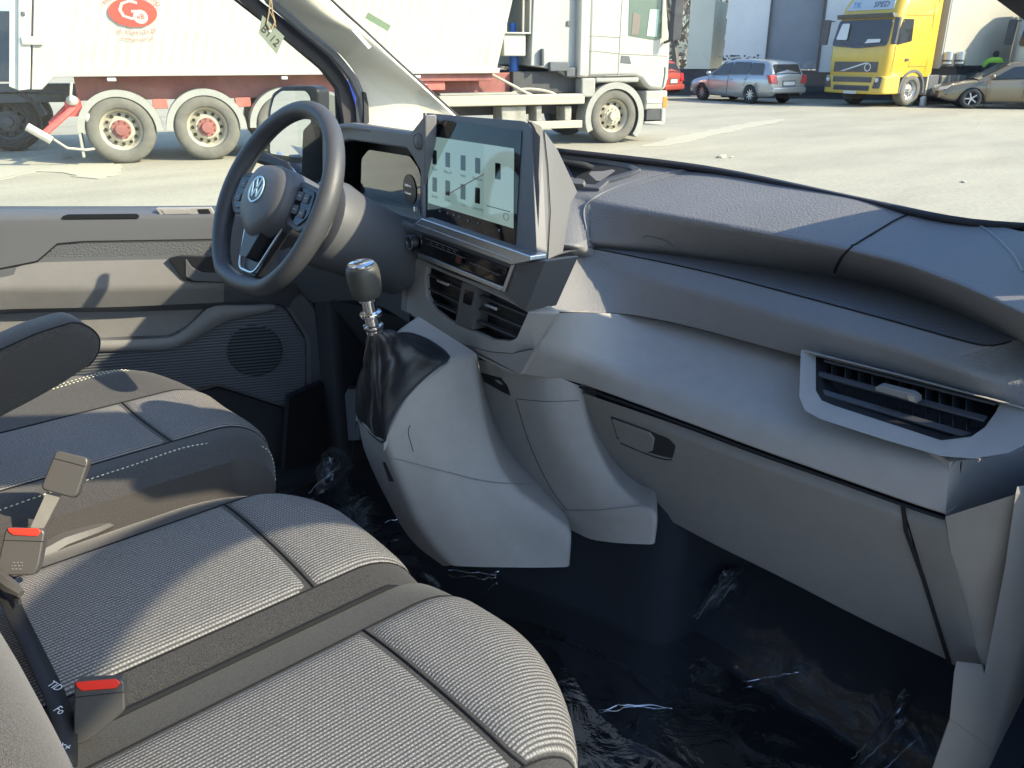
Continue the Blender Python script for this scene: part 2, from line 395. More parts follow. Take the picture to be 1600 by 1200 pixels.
# windscreen
gl = MB(); g0 = [V3((1.50, .30, 1.33)), V3((1.62, .6, 1.33)), V3((1.66, 1.0, 1.33)), V3((1.60, 1.4, 1.33)), V3((1.50, 1.72, 1.33))]
g1 = [V3((.40, .30, 2.04)), V3((.48, .6, 2.07)), V3((.50, 1.0, 2.08)), V3((.48, 1.4, 2.07)), V3((.40, 1.70, 2.04))]
gl.loft([g0, g1], n=20); gl.build('windscreen', M['windshield'], van)
mb = MB(); mb.loft([L('z', [(868, 231, 1.475), (1100, 258, 1.458), (1350, 309, 1.438), (1500, 339, 1.428), (1620, 349, 1.422)]),
                    L('z', [(868, 236, 1.466), (1100, 265, 1.449), (1350, 317, 1.430), (1500, 346, 1.420), (1620, 356, 1.415)])], n=30)
mb.build('windscreen_ledge', M['rubber'], van, solid=.01)
# hood of the van beyond the glass
mb = MB(); mb.loft([[V3((1.52, .1, 1.25)), V3((1.72, 1.0, 1.24)), V3((1.52, 1.9, 1.25))], [V3((1.9, .12, 1.10)), V3((2.15, 1.0, 1.10)), V3((1.9, 1.88, 1.10))], [V3((2.2, .2, .95)), V3((2.45, 1.0, .95)), V3((2.2, 1.8, .95))], [V3((2.2, .2, .5)), V3((2.45, 1.0, .5)), V3((2.2, 1.8, .5))]], n=20, r=[0, .08, .08, 0])
mb.build('bonnet', M['paint_blue'], van)
# floor, tunnel, footwell walls
mb = MB(); mb.box(-1.2, 1.5, .16, 1.88, .52, .60)
mb.build('cab_floor', M['floor'], van)
mb = MB(); mb.loft([[V3((1.16, .2, .60)), V3((1.16, 1.85, .60))], [V3((1.42, .2, .80)), V3((1.42, 1.85, .80))], [V3((1.50, .2, 1.3)), V3((1.50, 1.85, 1.3))]], n=4, r=[0, .1, 0])
mb.build('firewall', M['floor'], van)
base = L('z', [(640, 850), (760, 903), (850, 938), (930, 970), (1000, 1006), (1040, 1014), (1062, 1001), (1100, 975), (1160, 950)], .60)
mb = MB(); mb.loft([base, [p + V3((.02, .0, .38)) for p in base]], n=40)
mb.build('carpet_tunnel', M['carpet'], van)
mb = MB(); mb.slab(rnd(L('y', [(1587, 772), (1660, 757), (1660, 1250), (1582, 1192), (1484, 1121), (1491, 1049), (1538, 1053), (1570, 888)], .2365), 0), V3((.02, .0052, 0)))
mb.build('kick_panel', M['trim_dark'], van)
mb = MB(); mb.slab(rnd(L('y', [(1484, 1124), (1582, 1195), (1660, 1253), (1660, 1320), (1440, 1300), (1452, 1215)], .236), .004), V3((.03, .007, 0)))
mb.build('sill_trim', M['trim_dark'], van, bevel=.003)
mb = MB(); mb.slab(L('y', [(452, 620), (520, 590), (530, 800), (440, 800)], 1.875), V3((0, .02, 0))); mb.build('dark_gap_sheet', M['groove'], van)  # near-black sheet added over the gap, painting the footwell dark
mb = MB(); mb.box(1.0, 1.5, 1.80, 1.90, .40, 1.36); mb.build('kick_panel', M['black_matte'], van, bevel=.02)
mb = MB(); mb.box(-.3, 1.05, 1.78, 1.92, .35, .62); mb.build('door_sill', M['groove'], van, bevel=.02)
mb = MB(); mb.box(1.30, 1.62, .10, .17, .40, 1.41); mb.build('wing_sun_block', M['paint_blue'], van, bevel=.01)  # unseen panel added to keep a sun wedge off the footwell
mb = MB(); mb.box(1.175, 1.298, .10, .16, .40, 1.40); mb.build('post_sun_block', M['rubber'], van, bevel=.01)  # unseen block added to keep sunlight off the kick panel
# paper strips on glass and pillar
s1 = MB(); s1.slab(L('y', [(575, 19), (611, 40), (606, 49), (570, 28)], 1.60), V3((.0005, .0008, 0)))
tag(s1.build('tape_strip', mat('green_tape', (.10, .16, .09), .6)), 'short dark green tape strip stuck on the windscreen beside the pillar', 'tape')
s1 = MB(); s1.slab(L('y', [(554, 43), (581, 73), (576, 77), (549, 47)], 1.695), V3((.0005, .001, 0)))
tag(s1.build('tape_strip', mat('grey_tape', (.33, .36, .38), .6)), 'pale grey tape strip stuck on the beige pillar', 'tape')

# ================================================================ PASSENGER DOOR (open, right of the camera)
PD = Mx.Translation(V3((1.16, .12, 0))) @ Mx.Rotation(R(-90-28), 4, 'Z')    # local X runs from hinge to the handle side
pdr = thing('passenger_door', 'open blue passenger door of the van with black window frame', 'door', M=PD)
mb = MB(); mb.box(.02, 1.08, -.04, .04, .45, 1.33)
mb.build('door_panel', M['trim_dark'], pdr, local=True, bevel=.02)
mb = MB(); mb.box(.02, 1.08, .042, .06, .45, 1.34); mb.build('outer_skin', M['paint_blue'], pdr, local=True, bevel=.005)
mb = MB()
fr = resample([V3((.05, 0, 1.33)), V3((.08, 0, 1.55)), V3((.17, 0, 1.76)), V3((.33, 0, 1.92)), V3((.60, 0, 2.03)), V3((.9, 0, 2.05)), V3((1.05, 0, 1.98)), V3((1.07, 0, 1.33))], 40)
mb.tube(fr, .048, 8); mb.build('window_frame', M['rubber'], pdr, local=True)
mb = MB(); mb.slab([V3((.08, -.003, 1.33)), V3((.17, -.003, 1.76)), V3((.60, -.003, 2.02)), V3((1.03, -.003, 1.99)), V3((1.05, -.003, 1.33))], V3((0, .004, 0)))
mb.build('window_glass', M['sideglass'], pdr, local=True)

# ================================================================ DASHBOARD
dash = thing('dashboard', 'dark grey grained dashboard with light grey trim panel above the glovebox', 'dashboard', (1.1, 1.0, 1.2))
# storage pad, three pieces meeting at moulded seams
W0 = [(770, 232, 1.478), (875, 236, 1.468), (1095, 263, 1.450)], [(1096, 263, 1.450), (1200, 283, 1.443), (1330, 310, 1.436), (1432, 328, 1.428)], [(1433, 328, 1.428), (1506, 341, 1.422), (1555, 352, 1.418), (1640, 372, 1.412)]
C0 = [(800, 285, 1.40), (893, 303, 1.395), (922, 312, 1.392)], [(922, 312, 1.392), (1000, 329, 1.39), (1172, 361, 1.387), (1323, 390, 1.385)], [(1324, 390, 1.385), (1400, 409, 1.385), (1480, 437, 1.385), (1560, 472, 1.385), (1660, 520, 1.385)]
P0_ = [(820, 375, 1.33), (895, 384, 1.325), (921, 379, 1.322)], [(922, 379, 1.322), (1040, 391, 1.322), (1172, 409, 1.322), (1303, 427, 1.322)], [(1304, 427, 1.322), (1400, 450, 1.322), (1480, 478, 1.322), (1560, 512, 1.322), (1660, 556, 1.322)]
PADS = []
for i, (nm, lb) in enumerate((('pad_panel', 'pad end beside the screen housing'), ('storage_lid', None), ('pad_panel', 'pad end by the passenger window'))):
    q0, q1, q2 = L('z', W0[i]), L('z', C0[i]), L('z', P0_[i])
    q3 = [p + V3((.05, 0, -.03)) for p in q2]
    mb = MB(); mb.loft([q0, q1, q2, q3], n=30, r=[0, .014, .010, 0]); PADS.append(mb); mb.build(nm, M['leather_dark'], dash, label=lb)
pad = Skin(*PADS)
mb = MB(); mb.tube(pad.line([(1090, 264), (1055, 268), (1000, 281), (955, 296), (925, 312), (914, 324), (913, 342), (921, 376)], .0006), .0016, 6); mb.build('pad_seam', M['seam_light'], dash)
mb = MB(); mb.tube(pad.line([(1431, 330), (1400, 344), (1376, 358), (1340, 380), (1322, 394), (1310, 410), (1304, 425)], .0002), .0018, 6); mb.build('pad_seam', M['groove'], dash)
mb = MB(); mb.tube(pad.line([(1506, 344), (1535, 356), (1560, 375), (1585, 402), (1598, 425)], .0006), .0018, 6); mb.build('pad_seam', M['seam_light'], dash)
mb = MB(); mb.tube(pad.line([(1003, 372), (1010, 368), (1042, 376), (1052, 385)], .0003, smooth=False), .0009, 5); mb.build('lid_latch', M['leather_mid'], dash)
mb = MB(); wl_ = L('z', [(790, 232, 1.468), (875, 238, 1.464), (1096, 265, 1.446), (1350, 315, 1.428), (1500, 344, 1.418), (1640, 376, 1.408)])
mb.loft([wl_, [V3((1.64, 1.9-1.75*k/6, 1.31)) for k in range(7)]], n=24); mb.build('cowl_sun_block', M['black_matte'], dash, solid=.01)  # hidden sheets added to block sun leaking down behind the dash
mb = MB(); mb.loft([[V3((1.22, 1.88, 1.455)), V3((1.22, 1.55, 1.455)), V3((1.22, 1.15, 1.455))], [V3((1.64, 1.9, 1.31)), V3((1.66, 1.6, 1.31)), V3((1.66, 1.2, 1.31))]], n=8); mb.build('cowl_sun_block', M['black_matte'], dash, solid=.01)
# shelf
A0 = [(835, 408, 1.312), (870, 392, 1.312), (905, 386, 1.311), (1000, 403, 1.31), (1127, 431, 1.31), (1350, 490, 1.31), (1500, 532, 1.31), (1545, 541, 1.31), (1580, 534, 1.312), (1660, 500, 1.318)]
a0 = L('z', A0)
mb = MB(); mb.loft([a0, [V3((p.x+.16, p.y+.0, p.z+.006)) for p in a0]], n=60); mb.build('shelf', M['ribs_shelf'], dash)
mb = MB(); mb.tube([p+V3((0, 0, .0006)) for p in resample(a0[1:9], 60)], .0012, 5); mb.build('shelf_seam', M['groove'], dash)
# dark grained band
B0 = L('z', [(838, 411, 1.306), (911, 409, 1.290), (982, 427, 1.286), (1125, 465, 1.286), (1267, 508, 1.286), (1400, 545, 1.286), (1500, 577, 1.284), (1570, 588, 1.282), (1660, 580, 1.29)])
D0 = L('x', [(820, 487, .90), (870, 488, .96), (925, 489, 1.04), (982, 492, 1.09), (1077, 511, 1.105), (1248, 557, 1.10), (1400, 594, 1.10), (1562, 634, 1.09), (1600, 637, 1.08), (1660, 640, 1.06)])
mb = MB(); mb.loft([[p-V3((0, 0, .0005)) for p in a0], B0, D0, [p+V3((.03, 0, -.002)) for p in D0]], n=60, r=[0, .012, .004, 0]); mb.build('grained_band', M['leather_dark'], dash)
# light grey trim panel
C1 = L('x', [(866, 489, .90), (915, 489, 1.0), (982, 492, 1.10), (1077, 511, 1.13), (1248, 556, 1.13), (1400, 594, 1.13), (1562, 636, 1.13), (1640, 655, 1.12)])
D1 = L('x', [(836, 543, .885), (888, 557, .94), (935, 571, .975), (1030, 607, 1.0), (1220, 667, 1.0), (1410, 712, 1.0), (1484, 722, .998)])
E1 = L('x', [(797, 583, .885), (850, 591, .935), (906, 601, .975), (1060, 657, .99), (1172, 699, .99), (1300, 745, .99), (1416, 786, .99), (1477, 806, .99)])
mb = MB(); mb.loft([C1, D1, E1, [p+V3((.04, 0, 0)) for p in E1]], n=60, r=[0, .022, .006, 0]); mb.build('trim_panel', M['trim'], dash)
mb = MB(); mb.slab(rnd(L('y', [(1484, 721, .3195), (1520, 718, .312), (1575, 712, .30), (1640, 688, .285), (1640, 758, .285), (1586, 772, .30), (1535, 792, .306), (1477, 806, .312)]), .003), V3((.02, .04, 0)))
mb.build('trim_end', M['trim'], dash)
mb = MB(); mb.tube(L('y', [(1502, 722, .3145), (1500, 745, .3145), (1508, 797, .309)]), .0008, 5); mb.build('end_seam', M['groove'], dash)
# glovebox
G = [L('x', [(907, 613, .99), (1060, 665, 1.004), (1172, 707, 1.004), (1300, 752, 1.004), (1411, 791, 1.004)]),
     L('x', [(908, 625, 1.0), (1060, 680, .998), (1172, 722, .998), (1300, 768, .998), (1414, 808, .998)]),
     L('x', [] if False else [(918, 682, 1.03), (1075, 752, 1.035), (1240, 822, 1.035), (1340, 862, 1.033), (1443, 905, 1.03)]),
     L('x', [(990, 785, 1.08), (1100, 845, 1.08), (1220, 905, 1.08), (1350, 972, 1.08), (1483, 1036, 1.08)])]
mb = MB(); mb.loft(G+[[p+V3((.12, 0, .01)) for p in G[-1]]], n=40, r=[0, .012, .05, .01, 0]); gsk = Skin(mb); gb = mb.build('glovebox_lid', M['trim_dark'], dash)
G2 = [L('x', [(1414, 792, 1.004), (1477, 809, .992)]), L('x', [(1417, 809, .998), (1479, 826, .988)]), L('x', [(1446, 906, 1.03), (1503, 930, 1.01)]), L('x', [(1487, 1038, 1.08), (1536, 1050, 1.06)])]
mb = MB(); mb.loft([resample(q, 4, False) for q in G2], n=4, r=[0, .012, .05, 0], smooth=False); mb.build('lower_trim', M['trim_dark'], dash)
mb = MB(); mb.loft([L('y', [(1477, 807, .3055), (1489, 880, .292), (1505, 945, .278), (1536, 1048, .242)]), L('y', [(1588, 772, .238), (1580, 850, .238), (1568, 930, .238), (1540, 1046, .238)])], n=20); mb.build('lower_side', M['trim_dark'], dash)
mb = MB(); mb.tube([p-V3((.0005, 0, 0)) for p in L('x', [(1411, 790, 1.0), (1416, 830, 1.002), (1444, 907, 1.03), (1484, 1037, 1.078)])], .0028, 6); mb.build('glovebox_gap', M['groove'], dash)
mb = MB(); mb.tube([p+V3((-.001, 0, -.0035)) for p in resample(E1[2:], 40)], .0021, 6); mb.build('trim_gap', M['groove'], dash)
hd = MB(); gsk.patch(hd, [(1012, 672), (1045, 685), (1056, 697), (1051, 716), (1036, 713), (1000, 703)], .0004, .004, .004); hd.build('finger_recess', M['black_matte'], gb)
hd = MB(); gsk.patch(hd, [(958, 653), (1016, 674), (1024, 684), (1021, 703), (1008, 706), (973, 690), (966, 680)], .004, .004, .003); hd.build('handle', M['trim_dark'], gb, bevel=.0015)
hd = MB(); hd.tube(gsk.line([(966, 685), (956, 651), (1016, 673)], .0012, smooth=False), .0009, 5); hd.tube(gsk.line([(970, 692), (1008, 708), (1036, 717), (1050, 718)], .0008), .0009, 5); hd.build('handle_gap', M['groove'], gb)
# passenger side vent
def vframe(px, vals, axis='x'): return [on(u, v, axis, a) for (u, v), a in zip(px, vals)]
O = vframe([(1251, 547), (1400, 585), (1565, 629), (1640, 650), (1640, 675), (1575, 708), (1520, 717), (1470, 713), (1380, 687), (1281, 655), (1257, 642), (1248, 620)],
           [1.07, 1.07, 1.07, 1.06, 1.03, 1.0, .988, .985, .985, .985, .987, .995])
I = vframe([(1272, 556), (1400, 588), (1540, 623), (1562, 630), (1555, 645), (1538, 668), (1515, 684), (1468, 690), (1380, 661), (1300, 635), (1281, 627), (1272, 612)],
           [1.08, 1.08, 1.08, 1.08, 1.07, 1.04, 1.02, 1.005, 1.005, 1.005, 1.008, 1.02])
vt = MB(); vt.ring(O, I, V3((.006, 0, 0))); vent = vt.build('side_vent', M['trim'], dash, bevel=.004, ang=50)
vb = MB(); vb.slab([p+V3((.05, 0, 0)) for p in I], V3((.01, 0, 0))); 
for i in range(len(I)):
    a, b = I[i], I[(i+1) % len(I)]; vb.add([a+V3((.005, 0, 0)), b+V3((.005, 0, 0)), b+V3((.055, 0, 0)), a+V3((.055, 0, 0))], [[0, 1, 2, 3]])
vb.build('vent_cavity', M['black'], vent)
for (a, b, xa) in (((1287, 563), (1556, 631), 1.076), ((1274, 585), (1538, 657), 1.055), ((1277, 613), (1512, 683), 1.03)):
    p, q = on(*a, 'x', xa), on(*b, 'x', xa); s_ = MB(); s_.slab([p, q, q+V3((0, 0, -.003)), p+V3((0, 0, -.003))], V3((.010, 0, .003)))
    s_.build('vent_slat', M['vent_slat'], vent, bevel=.0008)
fb = MB()
for i in range(11):
    u = 1300+i*21; p, q = on(u, 568+i*5.4, 'x', 1.085), on(u+1, 628+i*4.9, 'x', 1.05); fb.slab([p, q, q+V3((.0, .0012, 0)), p+V3((0, .0012, 0))], V3((.02, 0, 0)))
fb.build('vent_fins', M['vent'], vent)
tb = MB(); tb.slab(rnd(L('x', [(1366, 606), (1373, 602), (1424, 615), (1433, 622), (1432, 631), (1420, 626), (1368, 611)], 1.045), .002), V3((.015, 0, 0))); tb.build('vent_tab', M['trim_dark'], vent, bevel=.001)
tb = MB(); tb.slab(L('x', [(1417, 617), (1428, 620), (1431, 629), (1420, 626)], 1.0435), V3((.002, 0, 0))); tb.build('tab_tip', M['satin'], vent)
# stack plane: faces the seats, turned a little towards the driver
sp0 = V3((.87, .97, 0)); sdv = V3((.054, .313, 0)).normalized(); snn = V3((sdv.y, -sdv.x, 0))   # snn points forward
def st(px, o=0): return L('p', px, sp0-snn*o, snn)
# screen housing
BL, BR, TR = V3((.927, 1.283, 1.363)), V3((.873, .97, 1.361)), V3((.928, 1.015, 1.538))
scn = (BL-BR).cross(TR-BR).normalized(); scn = scn if scn.x > 0 else -scn
def sc(px, o=0): return L('p', px, BR-scn*o, scn)
F0, F1, L0, L1 = sc([(826, 190), (840, 407), (663, 176), (661, 347)], -.002)
hb = L('y', [(846, 198, .968), (872, 234, .972), (903, 300, .972), (893, 318, .972), (880, 396, .972), (853, 408, .968)])
rr = [F0]+hb+[F1]; ll = [L0]+[p+sdv*.30 for p in hb]+[L1]
mb = MB(); mb.grid([rr, ll], close_u=True); mb.add(rr, [[0, 1, 6, 7], [1, 2, 3, 4, 5, 6]]); mb.add(ll, [list(range(8))[::-1]]); hs = mb.build('screen_housing', M['hood'], dash, bevel=.004, ang=30)
mb = MB(); mb.tube(L('y', [(850, 204, .9665), (856, 260, .967), (860, 330, .967), (856, 405, .967)]), .0008, 5); mb.build('housing_seam', M['groove'], dash)
bz = MB(); bz.slab(rnd(sc([(663, 177), (818, 189), (830, 197), (839, 406), (800, 396), (661, 346)], .002), [.006, .01, .008, .002, .002, .002]), scn*.02); bz.build('screen_bezel', M['leather_mid'], dash, bevel=.003)
bz = MB(); bz.slab(rnd(sc([(665, 184), (815, 204), (804, 391), (664, 341)], .0035), .002), scn*.001); ts = bz.build('touchscreen', M['gloss'], dash)
bz = MB(); bz.slab(sc([(661, 176), (664.5, 176.5), (664, 343), (660.5, 342)], .006), scn*.02); bz.build('bezel_edge', M['hood'], dash)
emi = mat('lit_display', (.02, .025, .025), .05, emit=(.36, .56, .53), es=.17)
emi2 = mat('display_tile', (.004, .005, .006), .05)
emi3 = mat('lit_display_side', (.02, .025, .025), .05, emit=(.42, .60, .57), es=.18)
TL_, TR_, BR_, BL_ = sc([(669, 212), (803, 232), (802, 357), (669, 317)], .0042)
def scr(a, b, o=.0): # fraction across / down the lit display
    return (TL_.lerp(TR_, a)).lerp(BL_.lerp(BR_, a), b) - scn*o
def quad(a0, a1, b0, b1, o): return [scr(a0, b0, o), scr(a1, b0, o), scr(a1, b1, o), scr(a0, b1, o)]
dp = MB(); dp.slab(quad(0, .69, 0, 1, 0), scn*.0005); disp = dp.build('display', emi, ts)
dp = MB(); dp.slab(quad(.69, 1, 0, 1, 0), scn*.0005); dp.build('display_column', emi3, ts)
for (a, b) in ((.09, .22), (.26, .22), (.45, .22), (.62, .22), (.84, .24), (.09, .62), (.26, .62), (.45, .62), (.62, .62)):
    tiles = MB(); tiles.slab(rnd(quad(a-.028, a+.028, b-.02, b+.19, .0006), .002), scn*.0003); tiles.build('app_tile', emi2, ts)
sink = mat('screen_ink', (.03, .04, .04), .4); ex = (TR_-TL_).normalized(); ey = (TL_-BL_).normalized()
for (t_, a, b, z_) in (('Phone', .09, .48, .008), ('Menu off', .26, .48, .008), ('Audio', .45, .48, .008), ('Navigation', .62, .48, .008), ('Vehicle', .09, .88, .008), ('Driver', .26, .88, .008), ('Trailer', .45, .88, .008), ('Connectivity', .62, .88, .008), ('Menu', .05, .1, .009)):
    wr = MB(); text_on(wr, t_, z_, scr(a, b, .0006), ex, ey, lift=0); wr.build('screen_text', sink, ts)
wr = MB(); wr.slab(quad(.72, .97, .80, .81, .0007), scn*.0002); wr.build('screen_line', sink, ts)
wr = MB(); wr.tube([scr(.93+.025*math.cos(i*.52), .88+.045*math.sin(i*.52), .001) for i in range(13)], .0004, 4); wr.build('screen_ring', sink, ts)
tim = mat('touch_icon', (.1, .11, .12), .4)
for u, v in ((686, 331), (698, 335), (708, 337), (716, 340), (730, 346), (746, 350), (778, 361), (680, 207)):
    p = sc([(u, v)], .0045)[0]; ic = MB(); ic.slab([p, p+ex*.006, p+ex*.006+ey*.004, p+ey*.004], scn*.0003); ic.build('touch_icon', tim, ts)
rl = MB(); rl.tube(sc([(697, 305), (720, 292), (756, 272)], .0046), .0007, 5); rl.build('map_line', mat('map_red', (.35, .05, .07), .4), ts)
# silver bar, controls, knob
def sb(s0, s1, z0, z1, o0, o1):
    P = []
    for z in (z0, z1):
        for s, o in ((s0, o0), (s1, o0), (s1, o1), (s0, o1)): P.append(sp0+sdv*s-snn*o+V3((0, 0, z)))
    return P, [[3, 2, 1, 0], [4, 5, 6, 7], [0, 1, 5, 4], [1, 2, 6, 5], [2, 3, 7, 6], [3, 0, 4, 7]]
mb = MB(); mb.slab(rnd(st([(644, 352), (658, 341), (828, 400), (829, 408), (799, 414), (646, 358)], .02), .002), snn*.03); mb.build('silver_bar', M['satin'], dash, bevel=.003)
mb = MB(); mb.slab(st([(650, 350), (797, 405), (797, 408), (649, 353)], .0215), snn*.002); mb.build('bar_groove', M['steel'], dash)
mb = MB(); mb.slab(rnd(st([(641, 362), (648, 357), (800, 413), (836, 408), (853, 407), (820, 487), (786, 456), (655, 402), (642, 392)], .008), .003), snn*.06); ctl = mb.build('control_housing', M['leather_mid'], dash, bevel=.002)
mb = MB(); mb.slab(rnd(st([(655, 366), (793, 419), (786, 446), (654, 394)], .012), .002), snn*.004); mb.build('button_strip', M['gloss'], ctl, bevel=.001)
mb = MB(); mb.slab(st([(654, 395), (784, 448), (783, 455), (652, 402)], .014), snn*.006); mb.slab(st([(798, 414), (803, 414), (789, 457), (783, 455)], .012), snn*.004); mb.build('silver_strip', M['satin'], ctl, bevel=.001)
mb = MB()
for p in ([(668, 381), (728, 404)], [(733, 410), (780, 430)], [(664, 372), (716, 392)]): mb.tube(st(p, .0168), .0005, 4)
for u in range(5): mb.tube(st([(672+u*9, 378+u*3.4), (676+u*9, 381+u*3.4)], .0168), .0006, 4)
mb.build('button_marks', M['trim_dark'], ctl)
mb = MB(); mb.slab(st([(713, 399), (722, 402), (719, 412), (711, 409)], .0168), snn*.001); mb.build('hazard_button', mat('dull_red', (.08, .012, .012), .4), ctl)
kc = st([(642, 379)], .018)[0]
mb = MB(); mb.lathe([(.0165, -.022), (.0165, 0), (.0145, .003)], kc, -snn, 24); kn = mb.build('volume_knob', M['black'], dash)
mb = MB(); mb.lathe([(.0145, .002), (.0145, .0045), (.012, .0045), (.012, .002)], kc, -snn, 24, cap=False); mb.build('knob_ring', M['chrome'], kn)
# centre vents
O = st([(652, 402), (700, 425), (750, 443), (800, 462), (868, 489), (832, 541), (800, 553), (766, 550), (700, 534), (634, 486), (638, 430), (645, 408)], .0)
O[3] = on(835, 470, 'x', .88); O[4] = on(868, 489, 'x', .90); O[5] = on(836, 543, 'x', .885)
I = st([(668, 416), (700, 430), (745, 449), (790, 470), (824, 488), (806, 528), (796, 533), (768, 531), (700, 501), (678, 484), (666, 462), (664, 436)], .0)
mb = MB(); mb.ring(O, I, snn*.012); cv = mb.build('centre_vent', M['trim'], dash, bevel=.004, ang=50)
vb = MB(); vb.slab([p+snn*.03 for p in I], snn*.004)
for i in range(len(I)): vb.add([I[i]+snn*.01, I[(i+1) % len(I)]+snn*.01, I[(i+1) % len(I)]+snn*.032, I[i]+snn*.032], [[0, 1, 2, 3]])
vb.build('vent_cavity', M['black'], cv)
mb = MB(); mb.slab(rnd(st([(722, 440), (745, 449), (738, 516), (711, 505)], .001), .002), snn*.03); mb.build('vent_divider', M['leather_mid'], cv, bevel=.001)
mb = MB(); mb.slab(st([(726, 452), (740, 457), (736, 478), (723, 473)], .0018), snn*.002); mb.build('blank_switch', M['gloss'], cv)
for a, b in (((668, 428), (722, 452)), ((668, 450), (716, 472)), ((672, 470), (712, 488)), ((745, 460), (822, 492)), ((742, 480), (814, 510)), ((742, 500), (805, 526))):
    p, q = st([a, b], -.006); s_ = MB(); s_.slab([p, q, q-V3((0, 0, .003)), p-V3((0, 0, .003))], snn*.008+V3((0, 0, .002))); s_.build('vent_slat', M['vent_slat'], cv, bevel=.0008)
for (u, v) in ((682, 436), (757, 474)):
    s_ = MB(); s_.slab(st([(u, v), (u+18, v+7), (u+18, v+12), (u, v+4)], 0), snn*.008); s_.build('vent_tab', M['satin'], cv, bevel=.001)
mb = MB(); mb.slab(rnd(st([(657, 503), (640, 492), (700, 532), (765, 550), (800, 553), (836, 545), (812, 585), (797, 583), (752, 560), (724, 546)], -.002), 0), snn*.01); mb.build('lower_fascia', M['trim'], dash)
mb = MB(); mb.slab(st([(640, 395), (655, 402), (645, 440), (640, 492), (626, 484), (628, 450)], -.004), snn*.05); mb.build('fascia_edge', M['trim_dark'], dash, bevel=.002)
# driver side: instrument hood, display, knee panel
so2 = -.012
O = st([(503, 198), (545, 192), (642, 207), (664, 178), (664, 260), (664, 344), (656, 351), (530, 318), (503, 300)], so2)
I = st([(512, 226), (547, 219), (635, 232), (645, 247), (656, 267), (657, 338), (650, 341), (530, 308), (512, 295)], so2)
mb = MB(); mb.ring(O, I, snn*.025); mb.build('instrument_hood', M['hood'], dash, bevel=.004)
mb = MB(); q = [p+snn*.10+V3((0, 0, .0)) for p in I]; n = len(I)
for i in range(n): mb.add([I[i]+snn*.02, I[(i+1) % n]+snn*.02, q[(i+1) % n], q[i]], [[0, 1, 2, 3]])
mb.add(q, [list(range(n))]); mb.build('hood_recess', M['black'], dash)
mb = MB(); mb.slab(rnd(st([(563, 320), (565, 248), (576, 234), (640, 244), (653, 262), (657, 275), (657, 334), (610, 324)], -.045), [.002, .01, .012, .01, .01, .004, .002, .002]), snn*.01); ip = mb.build('instrument_display', M['display_glass'], dash)
mb = MB(); c = st([(640, 296)], -.0438)[0]; mb.lathe([(.0, .0), (.03, .0), (.03, .0006), (0, .0006)], c, -snn, 28); mb.build('dial', mat('dial_dark', (.01, .012, .016), .3), ip)
dgm = mat('lit_digits', (.5, .5, .5), .4, emit=(.7, .75, .8), es=.35)
for tx_, sz, uv, o_ in (('0', .014, (648, 327), -.0435), ('READY km', .006, (638, 290), -.0425), ('P  80  km/h', .006, (638, 302), -.0425)):
    mb = MB(); text_on(mb, tx_, sz, st([uv], o_)[0], -sdv, (0, 0, 1)); mb.build('dial_digits', dgm, ip)
mb = MB(); mb.lathe([(.012, -.004), (.012, .001), (.010, .002), (0, .002)], st([(652, 221)], -.010)[0], -snn, 24); b_ = mb.build('start_button', M['leather_mid'], dash)
mb = MB(); mb.lathe([(.0125, -.002), (.0135, .002), (.0155, .001), (.0155, -.004)], st([(652, 221)], -.010)[0], -snn, 24, cap=False); mb.build('button_ring', M['hood'], b_)
mb = MB(); mb.loft([L('x', [(508, 199, 1.0), (545, 193, .99), (642, 208, .965), (664, 182, .95)]), [on(u, v, 'x', x_) for u, v, x_ in ((520, 205, 1.18), (560, 202, 1.20), (660, 204, 1.16), (720, 200, 1.15))]], n=12)
mb.build('dash_top', M['leather_dark'], dash, solid=.01)
mb = MB(); mb.loft([st([(430, 285), (530, 310), (656, 347)], -.03), L('x', [(430, 300, .98), (545, 318, .935), (652, 353, .92)]), L('x', [(430, 350, .93), (560, 350, .90), (645, 372, .925)]), L('x', [(430, 420, .92), (590, 405, .92), (640, 425, .94)]), L('x', [(430, 480, 1.0), (560, 470, 1.0), (640, 505, .98)])], n=24, r=[0, .02, .03, .03, 0])
mb.build('knee_panel', M['leather_mid'], dash)
mb = MB(); mb.tube(L('x', [(575, 343, .905), (580, 360, .898), (576, 382, .905), (610, 400, .915)]), .0012, 5); mb.build('panel_seam', M['groove'], dash)
mb = MB(); mb.loft([L('x', [(420, 470, 1.0), (500, 465, 1.0), (640, 500, .98)]), L('x', [(420, 520, 1.1), (520, 540, 1.1), (640, 560, 1.08)]), L('x', [(450, 640, 1.2), (520, 660, 1.2), (640, 660, 1.2)])], n=10, r=[0, .04, 0]); mb.build('knee_panel', M['black_matte'], dash, label='black underside of the dashboard above the pedals')
# tray beside the screen
oo = [(872, 240), (930, 248), (985, 258), (1003, 267), (985, 276), (952, 285), (937, 298), (898, 294)]; ii = [(882, 247), (930, 254), (980, 262), (991, 267), (974, 272), (946, 280), (930, 290), (902, 288)]
mb = MB(); mb.ring([pad(u, v, .006) for u, v in oo], [pad(u, v, .004) for u, v in ii], V3((0, 0, -.009))); mb.build('tray_rim', M['leather_mid'], dash, bevel=.002)
mb = MB(); pad.patch(mb, ii, .0012, .003); mb.build('tray_dark_patch', M['black_matte'], dash)  # flat dark patch stands in for the shaded tray hollow
mb = MB(); pad.patch(mb, [(890, 253), (945, 261), (962, 268), (938, 284), (915, 283)], .0024, .001); mb.build('tray_bin', M['trim_dark'], dash)
mb = MB(); pad.patch(mb, [(893, 287), (905, 284), (916, 288), (914, 295), (895, 293)], .012, .01, .003); mb.build('tray_clip', M['hood'], dash, bevel=.001)
